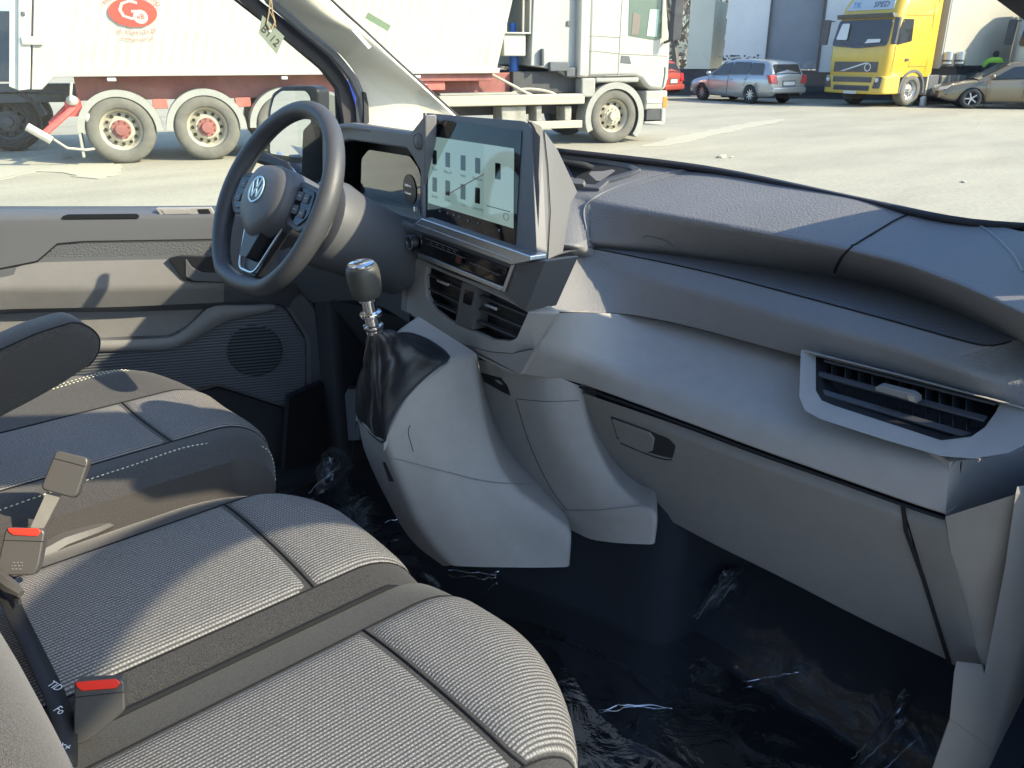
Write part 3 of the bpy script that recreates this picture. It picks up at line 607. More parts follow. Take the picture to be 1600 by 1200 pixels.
# lower console, two lobes
V1 = L('y', [(556, 655, 1.215), (566, 705, 1.215), (598, 775, 1.20), (640, 845, 1.17), (690, 884, 1.13)])
V2 = L('y', [(600, 690, 1.078), (608, 714, 1.078), (630, 770, 1.08), (655, 825, 1.075), (702, 884, 1.05)])
V3_ = L('y', [(700, 567, 1.06), (715, 640, 1.05), (735, 700, 1.035), (762, 755, 1.015), (795, 815, .985), (820, 850, .965), (835, 887, .945)])
V4 = L('y', [(744, 555, 1.068), (750, 615, 1.058), (763, 675, 1.042), (781, 726, 1.02), (808, 764, .99), (850, 796, .95), (884, 822, .915), (893, 834, .905), (893, 860, .90), (891, 886, .90)])
V5 = [p+V3((.10, .12, .0)) for p in V4]
V2b = L('y', [(640, 620, 1.069), (668, 700, 1.055), (690, 760, 1.045), (715, 822, 1.03), (752, 886, 1.01)])
mb = MB(); mb.loft([[p+V3((.25, 0, .02)) for p in V1], V1, V2, V2b, V3_, V4, V5], n=30, r=[0, .02, .018, .02, .02, .012, 0]); csk = Skin(mb); cons = mb.build('gear_console', M['trim'], dash)
b0 = [q[-1] for q in (V1, V2, V3_, V4)]; mb = MB(); mb.add([b0[0], b0[1], b0[2], b0[3], b0[3]+V3((.12, .15, .0)), b0[0]+V3((.25, 0, 0))], [[0, 1, 2, 3, 4, 5]]); mb.build('console_base', M['black_matte'], dash)
T1 = L('y', [(650, 492, 1.19), (612, 522, 1.21), (570, 575, 1.225), (556, 655, 1.215)])
T2 = L('y', [(746, 553, 1.068), (704, 565, 1.062), (640, 618, 1.068), (600, 690, 1.078)])
mb = MB(); mb.loft([[p+V3((0, .03, -.1)) for p in T1], T1, T2, [p+V3((0, .003, -.02)) for p in T2]], n=24, r=[0, .012, .01, 0]); mb.build('console_top', M['trim'], dash)
gr = MB(); gr.tube(csk.line([(609, 714), (690, 735), (760, 752), (828, 757)], .0003), .0013, 5); gr.build('console_seam', M['trim_dark'], dash)
gr = MB(); gr.tube(csk.line([(641, 664), (638, 677), (646, 706)], .0002), .0007, 5); gr.build('console_seam', M['black_matte'], dash)
mb = MB(); csk.patch(mb, [(598, 722), (602, 722), (616, 752), (608, 752)], .0006, .003); mb.build('console_socket', M['black'], dash)
U = [L('x', [(748, 562, .95), (760, 640, .975), (800, 735, .99), (850, 790, .995), (880, 812, .995), (890, 827, .995)]),
     L('x', [(775, 568, .935), (812, 660, .955), (862, 760, .975), (890, 800, .98), (905, 815, .985), (922, 843, .985)]),
     L('x', [(850, 580, .935), (870, 680, .95), (910, 765, .97), (940, 800, .975), (955, 815, .98), (965, 849, .98)]),
     L('x', [(908, 604, .985), (926, 680, .992), (958, 745, .998), (995, 785, 1.0), (1026, 803, 1.0), (1024, 851, 1.0)])]
mb = MB(); mb.loft(U+[[p+V3((.13, .11, .0)) for p in U[-1]]], n=30, r=[0, .02, .04, .012, 0]); lsk = Skin(mb); mb.build('console_lobe', M['trim'], dash)
for ln, rr in (([(872, 797), (930, 797), (1000, 790)], .0011), ([(806, 623), (850, 627), (905, 626)], .0006), ([(806, 625), (830, 700), (862, 765), (886, 797)], .0008)):
    gr = MB(); gr.tube(lsk.line(ln, .0002), rr, 5); gr.build('lobe_seam', M['trim_dark'] if rr > .001 else M['black_matte'], dash)
mb = MB(); lsk.patch(mb, [(752, 582), (783, 590), (793, 603), (798, 618), (785, 612), (757, 596)], .001, .006); mb.build('pocket_slot', M['black'], dash)

# ================================================================ STEERING WHEEL
WM = Mx(((0, .4873, -.8732, .686), (-1, 0, 0, 1.405), (0, .8732, .4873, 1.408), (0, 0, 0, 1)))   # local x right, y up the wheel, z to the driver
wh = thing('steering_wheel', 'black leather steering wheel with round emblem in front of the driver seat', 'steering wheel', M=WM)
mb = MB(); rows = []
for i in range(72):
    a = 2*math.pi*i/72; r_ = .172; cx, cy = math.cos(a)*r_, math.sin(a)*r_
    if cy < -.150: cy = -.150-(abs(cy)-.150)*.45
    th = .0155+.0022*max(0, math.cos(2*a+.0))**2
    rows.append([V3((cx+math.cos(a)*math.cos(b)*th, cy+math.sin(a)*math.cos(b)*th, math.sin(b)*th*1.12)) for b in [2*math.pi*k/16 for k in range(16)]])
mb.grid(rows, close_u=True, close_v=True); rim = mb.build('rim', M['rim_leather'], wh, local=True)
mb = MB()
for i in range(120):
    a = 2*math.pi*i/120; a2 = a+.03
    if i % 1 == 0:
        pts = []
        for t in (a, a2):
            cx, cy = math.cos(t)*.1565, math.sin(t)*.1565
            if cy < -.138: cy = -.138-(abs(cy)-.138)*.45
            pts.append(V3((cx, cy, -.004)))
        mb.tube(pts, .0007, 4, cap=False)
mb.build('rim_stitching', M['black_matte'], rim, local=True)
def P2(pts, z): return [V3((x, y, z)) for x, y in pts]
hub = rnd(P2([(-.055, .052), (0, .060), (.055, .052), (.078, .01), (.070, -.038), (.0, -.085), (-.070, -.038), (-.078, .01)], 0), .03)
mb = MB(); rows = []
for s_, z_ in ((1.02, -.045), (1.04, -.01), (1.0, .016), (.93, .026), (.75, .032), (.4, .036), (.02, .038)): rows.append([V3((p.x*s_, p.y*s_-.0, z_)) for p in hub])
mb.grid(rows, close_u=True); mb.build('airbag_cover', M['leather_mid'], wh, local=True, ang=60)
mb = MB(); mb.slab(rnd(P2([(-.035, -.052), (0, -.070), (.035, -.052), (.014, -.115), (-.014, -.115)], .018), .006), V3((0, 0, -.035))); mb.build('lower_cover', M['black'], wh, local=True, bevel=.003)
for sx in (-1, 1):
    mb = MB(); mb.slab(rnd(P2([(sx*.145, .035), (sx*.07, .045), (sx*.07, -.035), (sx*.125, -.045), (sx*.157, -.02)], .004), .012), V3((0, 0, -.022))); mb.build('spoke', M['leather_mid'], wh, local=True, bevel=.003)
for sx in (-1, 1):
    mb = MB(); mb.slab(rnd(P2([(sx*.138, .028), (sx*.082, .034), (sx*.082, -.022), (sx*.118, -.036), (sx*.144, -.014)], .0065), .01), V3((0, 0, -.006))); bp = mb.build('button_pad', M['gloss'], wh, local=True, bevel=.001)
    for (x, y) in ((.095, .016), (.118, .014), (.095, -.008), (.120, -.012)):
        mb = MB(); mb.slab(rnd(P2([(sx*(x-.009), y-.008), (sx*(x+.009), y-.008), (sx*(x+.009), y+.008), (sx*(x-.009), y+.008)], .009), .003), V3((0, 0, -.004))); mb.build('wheel_button', M['leather_mid'], bp, local=True, bevel=.001)
    mb = MB()
    for (x, y) in ((.095, .016), (.118, .014), (.095, -.008), (.120, -.012)):
        mb = MB(); mb.tube(P2([(sx*(x-.004), y), (sx*(x+.004), y)], .0094), .0006, 4); mb.build('button_symbol', M['white'], bp, local=True)
mb = MB(); mb.slab(rnd(P2([(-.06, -.045), (.06, -.045), (.028, -.142), (-.028, -.142)], -.004), .008), V3((0, 0, -.015))); mb.build('lower_spoke', M['black'], wh, local=True, bevel=.002)
mb = MB(); mb.tube(rnd(P2([(-.068, -.046), (-.030, -.136), (.030, -.136), (.068, -.046)], .002), .016, closed=False), .0023, 6); mb.build('spoke_trim', M['steel'], wh, local=True)
mb = MB()    # round emblem: ring with a V over a W
er = .0245; mb.lathe([(er-.003, .0), (er, 0), (er, .0012), (er-.003, .0012), (er-.003, 0)], (0, .004, .0385), (0, 0, 1), 36, cap=False)
def bar(x0, y0, x1, y1, w=.0030):
    d = V3((x1-x0, y1-y0, 0)).normalized(); nn = V3((-d.y, d.x, 0))*w/2; a, b = V3((x0, y0+.004, .0386)), V3((x1, y1+.004, .0386)); mb.slab([a-nn, b-nn, b+nn, a+nn], V3((0, 0, .001)))
for sx in (-1, 1):
    bar(sx*.0095, .0215, sx*.0012, .0035); bar(sx*.0195, .0125, sx*.0085, -.0125); bar(sx*.0085, -.0135, sx*.0015, .0005)
mb.build('emblem', mat('emblem_silver', (.55, .75, .82), .3, .2), wh, local=True)
mb = MB(); vs, fs = text_faces('AIRBAG', .0062); mb.add([V3((v.x-.03, v.y-.048, .0345)) for v in vs], fs); mb.build('cover_lettering', M['print_grey'], wh, local=True)
mb = MB(); mb.lathe([(.05, -.04), (.062, -.06), (.068, -.085), (.062, -.09)], (0, -.005, 0), (0, 0, 1), 24); mb.build('column_collar', M['hood'], wh, local=True)
colm = thing('steering_column', 'dark steering column shroud with a stalk behind the steering wheel', 'steering column', (.8, 1.405, 1.35))
ax = Vv((-.8732, 0, .4873)); c0 = Vv((.686, 1.405, 1.408))
mb = MB(); mb.lathe([(.07, -.088), (.083, -.094), (.086, -.12), (.08, -.16), (.078, -.30)], c0, ax, 28); mb.build('shroud', M['leather_mid'], colm)
p0 = c0+ax*-.075+V3((0, -.02, .05)); mb = MB(); mb.tube([c0+ax*-.09+V3((0, .03, .03)), V3((.79, 1.55, 1.445)), V3((.775, 1.61, 1.455)), V3((.765, 1.66, 1.46))], [.008, .009, .013, .010], 8); mb.build('stalk', M['black'], colm)

# ================================================================ GEAR LEVER
gl_ = thing('gear_lever', 'gear lever with grey knob, chrome collar and creased black leather boot', 'gear lever', (.69, 1.1, 1.12))
kp = V3((.677, 1.10, 1.298)); up = V3((-.16, -.02, 1)).normalized()
mb = MB(); mb.lathe([(.0, -.007), (.013, -.007), (.0195, -.004), (.0232, .002), (.0252, .012), (.0262, .026), (.0262, .038), (.0250, .045), (.0225, .0495), (.0, .0505)], kp, up, 28); mb.build('knob', mat('knob_leather', (.06, .06, .054), .45, bump=('vor', 300, .0005, .2)), gl_, ang=60)
mb = MB(); mb.lathe([(.019, .0495), (.0205, .0495), (.0205, .0525), (.017, .0535), (.0, .0535)], kp, up, 28); cp = mb.build('knob_cap', M['chrome'], gl_)
mb = MB(); q = kp+up*.0538
for s_ in ((-.008, -.006, -.008, .006), (0, -.006, 0, .006), (.008, -.006, .008, .006), (-.008, 0, .008, 0)): mb.tube([q+V3((s_[0], s_[1], 0)), q+V3((s_[2], s_[3], 0))], .0005, 4)
mb.build('gear_pattern', M['black'], cp)
mb = MB(); mb.lathe([(.0155, -.006), (.0155, -.009), (.0115, -.011), (.0115, -.028), (.0175, -.030), (.0185, -.033), (.0175, -.036), (.012, -.038), (.0125, -.050), (.0160, -.052), (.0165, -.055), (.0155, -.058), (.0135, -.060), (.0135, -.066)], kp, up, 24); mb.build('collar', M['chrome'], gl_)
bo = L('y', [(618, 522, 1.19), (640, 521, 1.165), (672, 533, 1.12), (702, 558, 1.068), (682, 574, 1.066), (655, 597, 1.066), (625, 630, 1.068), (606, 660, 1.072), (601, 690, 1.078), (588, 685, 1.12), (572, 668, 1.17), (558, 648, 1.205), (558, 610, 1.215), (566, 580, 1.22), (585, 550, 1.215), (600, 532, 1.205)])
bo = bo+[bo[0]]; bo = resample(bo, 49)[:-1]; topc = kp-up*.064; rows = []
cen = sum(bo, V3((0, 0, 0)))/len(bo)
for j in range(15):
    t = j/14; row = []
    for i, p in enumerate(bo):
        a = 2*math.pi*i/len(bo)
        e = topc+(p-cen).normalized()*.0145; e.z = topc.z+(p-cen).normalized().z*.004
        w = t**.62
        q = p.lerp(e, t**.50); q.z = p.z+(e.z-p.z)*t**1.15
        out = (p-cen); out.z = 0; out = out.normalized() if out.length > 0 else V3((1, 0, 0))
        bulge = .010*math.sin(math.pi*t)**.8*(1-t*.55)
        fold = .0062*math.sin(a*5+t*5.5+.7)*math.sin(math.pi*t)+.007*math.sin(a*2-t*9)*math.sin(math.pi*t)*t+.002*math.sin(t*34+a*2)*t*(1-t)*3+.0028*math.cos(a*9)*math.exp(-((t-.82)/.12)**2)
        q = q+out*(bulge*.62+fold)+V3((0, 0, bulge*.55+fold*.4)); row.append(q)
    rows.append(row)
mb = MB(); mb.grid(rows, close_u=True); mb.build('boot', M['boot'], gl_, sub=1, ang=180)
mb = MB(); mb.tube(resample(bo+[bo[0]], 50), .0022, 6); mb.build('boot_piping', M['black_matte'], gl_)
mb = MB()
for d_ in (-.0015, .0015):
    mb.tube([rows[j][29]+V3((-.0012, d_-.0006, .0005)) for j in range(1, 14)], .0005, 4)
mb.build('boot_stitching', M['print_grey'], gl_)

# ================================================================ SEATS
def seat_surface(ya, yb, F, z0, crown, x0=-.05, skirt=.22, rad=.075):
    def Sf(s, t):          # s: metres from the back, t: 0..1 across
        y = ya+(yb-ya)*t; xf = F(y)-.02; z = z0+crown(t)
        a0 = xf-rad-x0
        if s < a0: x = x0+s; dz = 0
        elif s < a0+rad*1.57:
            w = (s-a0)/rad; x = x0+a0+math.sin(w)*rad*1.25; dz = -(1-math.cos(w))*rad
        else: x = x0+a0+rad*1.25-(s-a0-rad*1.57)*.1; dz = -rad-(s-a0-rad*1.57)
        dz += -.012*math.exp(-((s-(a0-.02))/.2)**2)*0
        return V3((x, y, z+dz))
    def N_(s, t):
        a, b = Sf(s+.002, t)-Sf(s-.002, t), Sf(s, min(t+.01, 1))-Sf(s, max(t-.01, 0)); n = a.cross(b).normalized(); return n if n.z > 0 or n.x > 0 else -n
    return Sf, N_, lambda y: F(y)-.02-rad-x0
def patch(Sf, N_, s0, s1, t0, t1, h, ns=26, nt=26, e=.018, wx=1.0):
    mb = MB(); rows = []
    for i in range(ns+1):
        row = []
        for j in range(nt+1):
            u, v = i/ns, j/nt; s, t = s0+(s1-s0)*u, t0+(t1-t0)*v
            du = min(u, 1-u)*(s1-s0); dv = min(v, 1-v)*(t1-t0)*wx
            f = min(1, du/e)*(2-min(1, du/e)); g = min(1, dv/e)*(2-min(1, dv/e))
            row.append(Sf(s, t)+N_(s, t)*(h*min(f, 1)*min(g, 1)-.0015))
        rows.append(row)
    return mb.grid(rows)
def cushion(parent, ya, yb, F, z0, crown, i0, i1, seam_s, name='cushion', stitch=(), front_extra=.12):
    Sf, N_, A = seat_surface(ya, yb, F, z0, crown)
    smax = A((ya+yb)/2)+.32; mb = MB(); rows = []
    for i in range(61):
        rows.append([Sf(smax*i/60, j/40) for j in range(41)])
    mb.grid(rows)
    for k in (0, 40):   # side walls
        e = [r[k] for r in rows]; mb.grid([e, [V3((p.x, p.y, z0-.28)) for p in e]])
    cu = mb.build(name, M['bolster'], parent, ang=70)
    w = yb-ya
    t0, t1 = (i0-ya)/w, (i1-ya)/w
    patch(Sf, N_, 0, seam_s-.003, t0, t1, .006, wx=w).build('seat_insert', M['insert'], parent, ang=80)
    patch(Sf, N_, seam_s+.003, seam_s+.26, t0, t1, .006, wx=w).build('seat_insert', M['insert'], parent, ang=80)
    mb = MB(); mb.tube([Sf(seam_s, t0+(t1-t0)*k/20)+N_(seam_s, .5)*.0008 for k in range(21)], .0016, 5)
    for tt in (t0, t1): mb.tube([Sf(smax*.85*k/50, tt)+V3((0, 0, .0006)) for k in range(51)], .0012, 5)
    mb.build('insert_seam', M['groove'], parent)
    return Sf, N_
def stitches(Sf, N_, pts, parent, n, gap=.45):
    "dashed thread along (s, t) pairs"
    P = resample([Sf(s, t)+N_(s, t)*.0012 for s, t in pts], 80); Q = resample(P, n*4, False); mb = MB()
    for i in range(n): mb.tube([Q[i*4], Q[i*4+2]], .0010, 4)
    return mb.build('stitching', M['thread'], parent)
bench = thing('passenger_bench', 'ribbed grey two-seat passenger bench in the foreground with two cushions', 'seat', (.3, .8, .6))
Fc = lambda y: .578-.9*max(0, y-1.02)**2*3.2-.0*y
Fo = lambda y: .592-2.2*max(0, .66-y)**2
cro = lambda t: .010-.045*(2*abs(t-.5))**3.2
Sc, Nc = cushion(bench, .812, 1.262, Fc, .995, lambda t: .012*math.sin(math.pi*t)-.05*max(0, 2*t-1)**4-.012*max(0, 1-2*t)**4, .862, 1.138, .45+.02)
So, No = cushion(bench, .33, .808, Fo, .995, lambda t: .012*math.sin(math.pi*t)-.012*max(0, 2*t-1)**4-.06*max(0, 1-2*t)**4, .455, .742, .45+.02)
mb = MB(); mb.tube([V3((x, .810, .985)) for x in (-.05, .2, .4, .5)]+[V3((.56, .81, .955)), V3((.585, .81, .90))], .004, 6); mb.build('cushion_gap', M['groove'], bench)
stitches(Sc, Nc, [(.0, .83), (.12, .87), (.25, .905), (.38, .92), (.48, .93), (.56, .90), (.60, .8)], bench, 80)
stitches(So, No, [(.50, .215), (.55, .20), (.60, .18), (.68, .16)], bench, 18)
stitches(So, No, [(.50, .20), (.55, .185), (.60, .165), (.68, .145)], bench, 18)
# bench backrest (only its lower edge shows)
for (ya, yb) in ((.40, .765), (.80, 1.13)):
    mb = MB(); rows = []
    for i in range(16):
        u = i/15; z = .98+u*.72; xb = .085-.02*u-.16*u*u
        row = []
        for j in range(17):
            v = j/16; b_ = 1-(2*abs(v-.5))**4; row.append(V3((xb-.07*(1-b_)-.05*(1 if u < .0 else 0)-(.05*(1-u*5)**2 if u < .2 else 0), ya+(yb-ya)*v, z)))
        rows.append(row)
    mb.grid(rows); mb.grid([rows[-1], [V3((p.x-.14, p.y, p.z)) for p in rows[-1]]])
    o_ = mb.build('backrest', M['bolster'], bench, ang=70)
driver = thing('driver_seat', 'ribbed grey driver seat with fabric armrest beside the driver door', 'seat', (.3, 1.5, .6))
Fd = lambda y: .60-1.4*max(0, 1.42-y)**2-1.3*max(0, y-1.56)**2
Sd, Nd = cushion(driver, 1.215, 1.80, Fd, 1.03, lambda t: .02*abs(2*t-1)**1.5*(1 if abs(2*t-1) < .8 else 1)-.11*max(0, 2*abs(t-.5)-.72)**1.4, 1.335, 1.585, .45+.02)
stitches(Sd, Nd, [(.0, .04), (.12, .075), (.25, .10), (.38, .115), (.5, .12), (.60, .10), (.66, .08)], driver, 90)
for dt in (0, .025): stitches(Sd, Nd, [(.0, .80+dt), (.2, .83+dt), (.38, .86+dt), (.52, .89+dt), (.6, .90+dt)], driver, 80)
mb = MB(); rows = []
ar = L('y', [(-60, 580, 1.30), (0, 548, 1.30), (60, 521, 1.30), (118, 503, 1.30), (142, 511, 1.30), (158, 528, 1.30), (157, 548, 1.30), (146, 568, 1.30), (100, 600, 1.30), (50, 628, 1.30), (0, 654, 1.30), (-60, 690, 1.30)])
ar = rnd(ar, .012); c_ = sum(ar, V3((0, 0, 0)))/len(ar); n_ = len(ar)
def ins(P, k, y): return [V3((c_.x+(p.x-c_.x)*(1-k), y, c_.z+(p.z-c_.z)*(1-k*(1.3 if k < .5 else 1)))) for p in P]
for k, y in ((.999, 1.298), (.16, 1.298), (.05, 1.30), (0, 1.306), (0, 1.375), (.04, 1.385), (.12, 1.39), (.999, 1.39)): rows.append(ins(ar, k, y))
mb.grid(rows, close_u=True); am = mb.build('armrest', M['bolster'], driver, ang=60)
mb = MB(); mb.tube([p+V3((0, 0, .0)) for p in ins(ar, 0.0, 1.3035)[2:40]], .0011, 5); mb.build('armrest_seam', M['groove'], am)
mb = MB(); rows = []
for i in range(14):
    u = i/13; z = 1.02+u*.7; xb = .06-.02*u-.18*u*u
    rows.append([V3((xb-.09*((2*abs(j/16-.5))**4), 1.28+.46*j/16, z)) for j in range(17)])
mb.grid(rows); mb.build('backrest', M['bolster'], driver, ang=70)
mb = MB(); mb.tube(L('z', [(55, 870, .985), (100, 845, .99), (150, 828, .99), (200, 808, .985)]), [.016, .014, .010, .005], 8); mb.build('seat_hinge_cover', M['buckle'], driver)

# ================================================================ BUCKLES AND BELTS
def prism_buckle(nm, lb, pts, ax, wall, th, red=None, plane='y', val=1.0, grp='seat belt buckles between the seats'):
    t = thing(nm, lb, 'seat belt buckle', tuple(sum(pts, V3((0, 0, 0)))/len(pts)), group=grp)
    mb = MB(); mb.slab(rnd(pts, .006), th); mb.build('buckle_body', M['buckle'], t, bevel=.004)
    return t
BN = V3((-.35, -.80, .48)).normalized()   # buckle faces look to the passenger side and up
def bp_(px, c, o=0): return L('p', px, Vv(c)+BN*o, BN)
# back buckle, seen from behind, on a strap
c = (.21, 1.16, 1.10)
b1 = thing('seat_belt_buckle', 'grey buckle tilted on a short strap above the driver cushion edge, no red button showing', 'seat belt buckle', c, group='seat belt buckles between the seats')
mb = MB(); mb.slab(rnd(bp_([(86, 706), (92, 704), (136, 715), (138, 722), (121, 773), (113, 778), (68, 766), (64, 760)], c), .004), -BN*.022); mb.build('buckle_body', M['buckle'], b1, bevel=.005)
mb = MB(); mb.tube(bp_([(84, 716), (134, 729)], c, .0006), .0005, 4); mb.build('body_seam', M['groove'], b1)
mb = MB(); mb.slab(bp_([(73, 768), (95, 774), (66, 830), (46, 828)], c, -.008), -BN*.003); mb.build('strap', M['strap'], b1)
# two buckles with red buttons
def red_buckle(lb, c, outer, redp, seam, extra=None):
    b = thing('seat_belt_buckle', lb, 'seat belt buckle', c, group='seat belt buckles between the seats')
    mb = MB(); mb.slab(rnd(bp_(outer, c), .004), -BN*.022); mb.build('buckle_body', M['buckle'], b, bevel=.004)
    mb = MB(); mb.slab(rnd(bp_(redp, c, .002), .0015), -BN*.016); mb.build('release_button', M['red'], b, bevel=.001)
    mb = MB(); mb.tube(bp_(seam, c, .0006), .0005, 4); mb.build('body_seam', M['groove'], b)
    return b
b2 = red_buckle('grey buckle with red button at the left frame edge, square marking on its front', (.145, 1.05, 1.02),
                [(8, 828), (12, 824), (66, 826), (70, 832), (60, 886), (52, 899), (6, 899), (-6, 890)], [(12, 825), (60, 826), (64, 830), (58, 838), (20, 836), (12, 830)], [(4, 844), (69, 846)])
mb = MB()
for i in range(9):
    for j in range(3): 
        if (i*7+j*5) % 3: mb.slab(bp_([(18+i*2, 878+j*5), (19.3+i*2, 878+j*5), (19.3+i*2, 880+j*5), (18+i*2, 880+j*5)], (.145, 1.05, 1.02), .0012), -BN*.0005)
mb.build('label_print', M['print_grey'], b2)
b3 = red_buckle('grey buckle with red button lying in the gap between the two passenger cushions', (.128, .77, 1.0),
                [(116, 1068), (120, 1063), (188, 1060), (194, 1066), (195, 1110), (150, 1150), (124, 1165), (114, 1160)], [(118, 1066), (181, 1061), (189, 1067), (181, 1076), (128, 1080), (118, 1073)], [(115, 1090), (195, 1081)])
bl = thing('seat_belt', 'black belt webbing hanging down beside the backrest with a metal tongue', 'seat belt', (.1, .9, 1.0))
bw = L('z', [(-40, 880, 1.06), (4, 918, 1.04), (30, 970, 1.03), (62, 1035, 1.02), (92, 1100, 1.02), (104, 1150, 1.01), (104, 1200, 1.0)])
mb = MB(); e0 = [p+V3((-.011, 0, .006)) for p in bw]; e1 = [p+V3((.009, 0, -.004)) for p in bw]; mb.loft([e0, e1], n=24); mb.build('webbing', M['webbing'], bl, solid=.0015)
mb = MB()
for t_, u, v in (('TID', 86, 1072), ('Fo', 93, 1110), ('x+', 102, 1166)): text_on(mb, t_, .012, on(u, v, 'z', 1.0275), (.3, -.9, 0), (.9, .3, 0), lift=.0)
mb.build('webbing_print', M['white'], bl)
mb = MB(); mb.tube(L('z', [(-30, 880, 1.065), (0, 905, 1.06), (18, 918, 1.055), (33, 928, 1.05)]), [.008, .009, .009, .005], 8); mb.build('tongue_grip', M['buckle'], bl)
mb = MB(); mb.slab(L('z', [(19, 921), (29, 928), (34, 938), (30, 945), (18, 932)], 1.045), V3((0, 0, -.002))); mb.build('tongue', M['steel'], bl)

# ================================================================ HANG TAG
tg = thing('paper_tag', 'grey-green paper tag marked B112 hanging on jute string before the pillar', 'tag', (.62, 1.2, 1.68))
tp = L('y', [(410, 24), (444, 57), (432, 84), (404, 52)], 1.20)
mb = MB(); mb.slab(tp, V3((.0006, .0006, 0))); mb.build('card', mat('tag_card', (.16, .19, .15), .8), tg)
mb = MB(); exx = (tp[2]-tp[3]).normalized(); eyy = (tp[0]-tp[3]).normalized(); nn_ = exx.cross(eyy)
lift_ = -.0008 if nn_.dot(CAM-tp[0]) < 0 else .0008
text_on(mb, 'B112', .016, (tp[0]+tp[1]+tp[2]*1.3+tp[3]*1.3)/4.6, exx, (eyy-exx*eyy.dot(exx)), lift=lift_); mb.build('handwriting', M['black'], tg)
mb = MB(); mb.lathe([(.0, 0), (.0022, 0), (.0022, .0008), (0, .0008)], L('y', [(422, 48)], 1.1985)[0], (CAM-tp[0]), 12); mb.build('punched_hole', M['white'], tg)
mb = MB(); jt = mat('jute_string', (.33, .25, .15), .9, bump=('noise', 900, .001, .6))
mb.tube(L('y', [(418, -40), (422, 0), (420, 22), (417, 36), (422, 46)], 1.1975), .0012, 5); mb.tube(L('y', [(424, -40), (424, 0), (426, 20), (430, 34), (424, 47)], 1.1975), .0012, 5); mb.tube(L('y', [(420, 15), (428, 30), (431, 42)], 1.197), .0009, 5)
mb.build('string', jt, tg)

# ================================================================ DRIVER DOOR (ajar)
ang = R(27); dh = V3((1.06, 1.87, 0)); dt_ = V3((-math.cos(ang), math.sin(ang), 0)); dn = V3((-math.sin(ang), -math.cos(ang), 0))
DM = Mx(((dt_.x, dn.x, 0, dh.x), (dt_.y, dn.y, 0, dh.y), (0, 0, 1, 0), (0, 0, 0, 1)))
door = thing('driver_door', 'grey lined driver door standing ajar with speaker, window and outside mirror', 'door', M=DM)
def dd(px, o=0): return [on(p[0], p[1], 'p', dh+dn*(p[2] if len(p) > 2 else o), dn) if not isinstance(p, Vv) else p for p in px]
mb = MB(); mb.slab(rnd(dd([(-260, 350), (0, 335), (345, 332), (430, 345), (470, 440), (500, 497), (513, 545), (505, 610), (468, 750), (400, 900), (-260, 1000)], -.01), .01), -dn*.05); mb.build('door_base', M['trim_dark'], door)
mb = MB(); rl_ = [dd([(-260, 322, -.05), (0, 322, -.05), (200, 322, -.05), (350, 321, -.05), (500, 318, -.05)]), dd([(-260, 343, .02), (0, 339, .02), (200, 337, .02), (350, 335, .02), (500, 333, .02)]),
     dd([(-260, 400, .03), (0, 384, .03), (200, 377, .03), (350, 374, .03), (460, 372, .03)]), dd([(-260, 470, .05), (0, 450, .05), (200, 450, .05), (350, 446, .05), (460, 440, .04)]),
     dd([(-260, 500, .03), (0, 482, .03), (200, 477, .03), (350, 471, .025), (470, 465, .0)]), dd([(-260, 520, -.008), (0, 492, -.008), (200, 488, -.008), (350, 484, -.008), (470, 480, -.008)])]
mb.loft(rl_, n=50, r=[0, .012, .03, .014, .006, 0]); mb.build('upper_panel', M['leather_mid'], door)
mb = MB(); mb.loft([dd([(-260, 425, .041), (0, 421, .0405), (30, 415, .0405), (62, 410, .0405), (262, 405, .0405), (345, 404, .0405)]), dd([(-260, 480, .0515), (0, 452, .0515), (30, 452, .0515), (62, 451.5, .0515), (200, 451, .0515), (350, 447, .051)]), dd([(-260, 503, .031), (0, 484, .031), (30, 483, .031), (62, 482, .031), (200, 479, .031), (350, 472, .026)])], n=50, r=[0, .012, 0]); mb.build('armrest_panel', M['trim_dark'], door)
mb = MB(); mb.slab(rnd(dd([(58, 408), (88, 383), (96, 380), (350, 376), (350, 403), (262, 404)], .0365), .003), -dn*.004); mb.build('textured_strip', M['strip_door'], door)
mb = MB(); mb.tube(dd([(-100, 470), (0, 420), (58, 408.5)], .0415)+dd([(90, 381), (130, 377.5), (350, 374)], .0375), .0018, 5); mb.build('panel_seam', M['groove'], door)
mb = MB(); mb.slab(rnd(dd([(262, 404), (280, 400), (350, 401), (352, 442), (300, 441), (286, 437)], .054), .006), -dn*.01); hp = mb.build('door_pull', M['black'], door, bevel=.002)
mb = MB(); mb.slab(rnd(dd([(290, 404), (300, 418), (316, 426), (352, 427), (352, 441), (303, 439), (290, 432)], .0565), .004), -dn*.004); mb.build('pull_lever', M['leather_mid'], hp, bevel=.001)
mb = MB(); mb.slab(rnd(dd([(97, 338), (106, 335), (214, 334), (218, 338), (216, 341), (98, 342)], .024), .003), -dn*.004); mb.build('belt_pocket', M['black'], door)
mb = MB(); mb.slab(rnd(dd([(243, 326), (330, 325), (336, 336), (252, 338)], .012), .003), -dn*.02); sw = mb.build('window_switches', M['trim'], door, bevel=.002)
mb = MB(); mb.slab(rnd(dd([(252, 328), (296, 327), (298, 334), (257, 335)], .0135), .002), -dn*.004); mb.build('switch', M['trim'], sw, bevel=.001)
mb = MB(); mb.slab(rnd(dd([(308, 327), (326, 326.5), (330, 334), (312, 335)], .0135), .002), -dn*.004); mb.build('switch', M['black'], sw, bevel=.001)
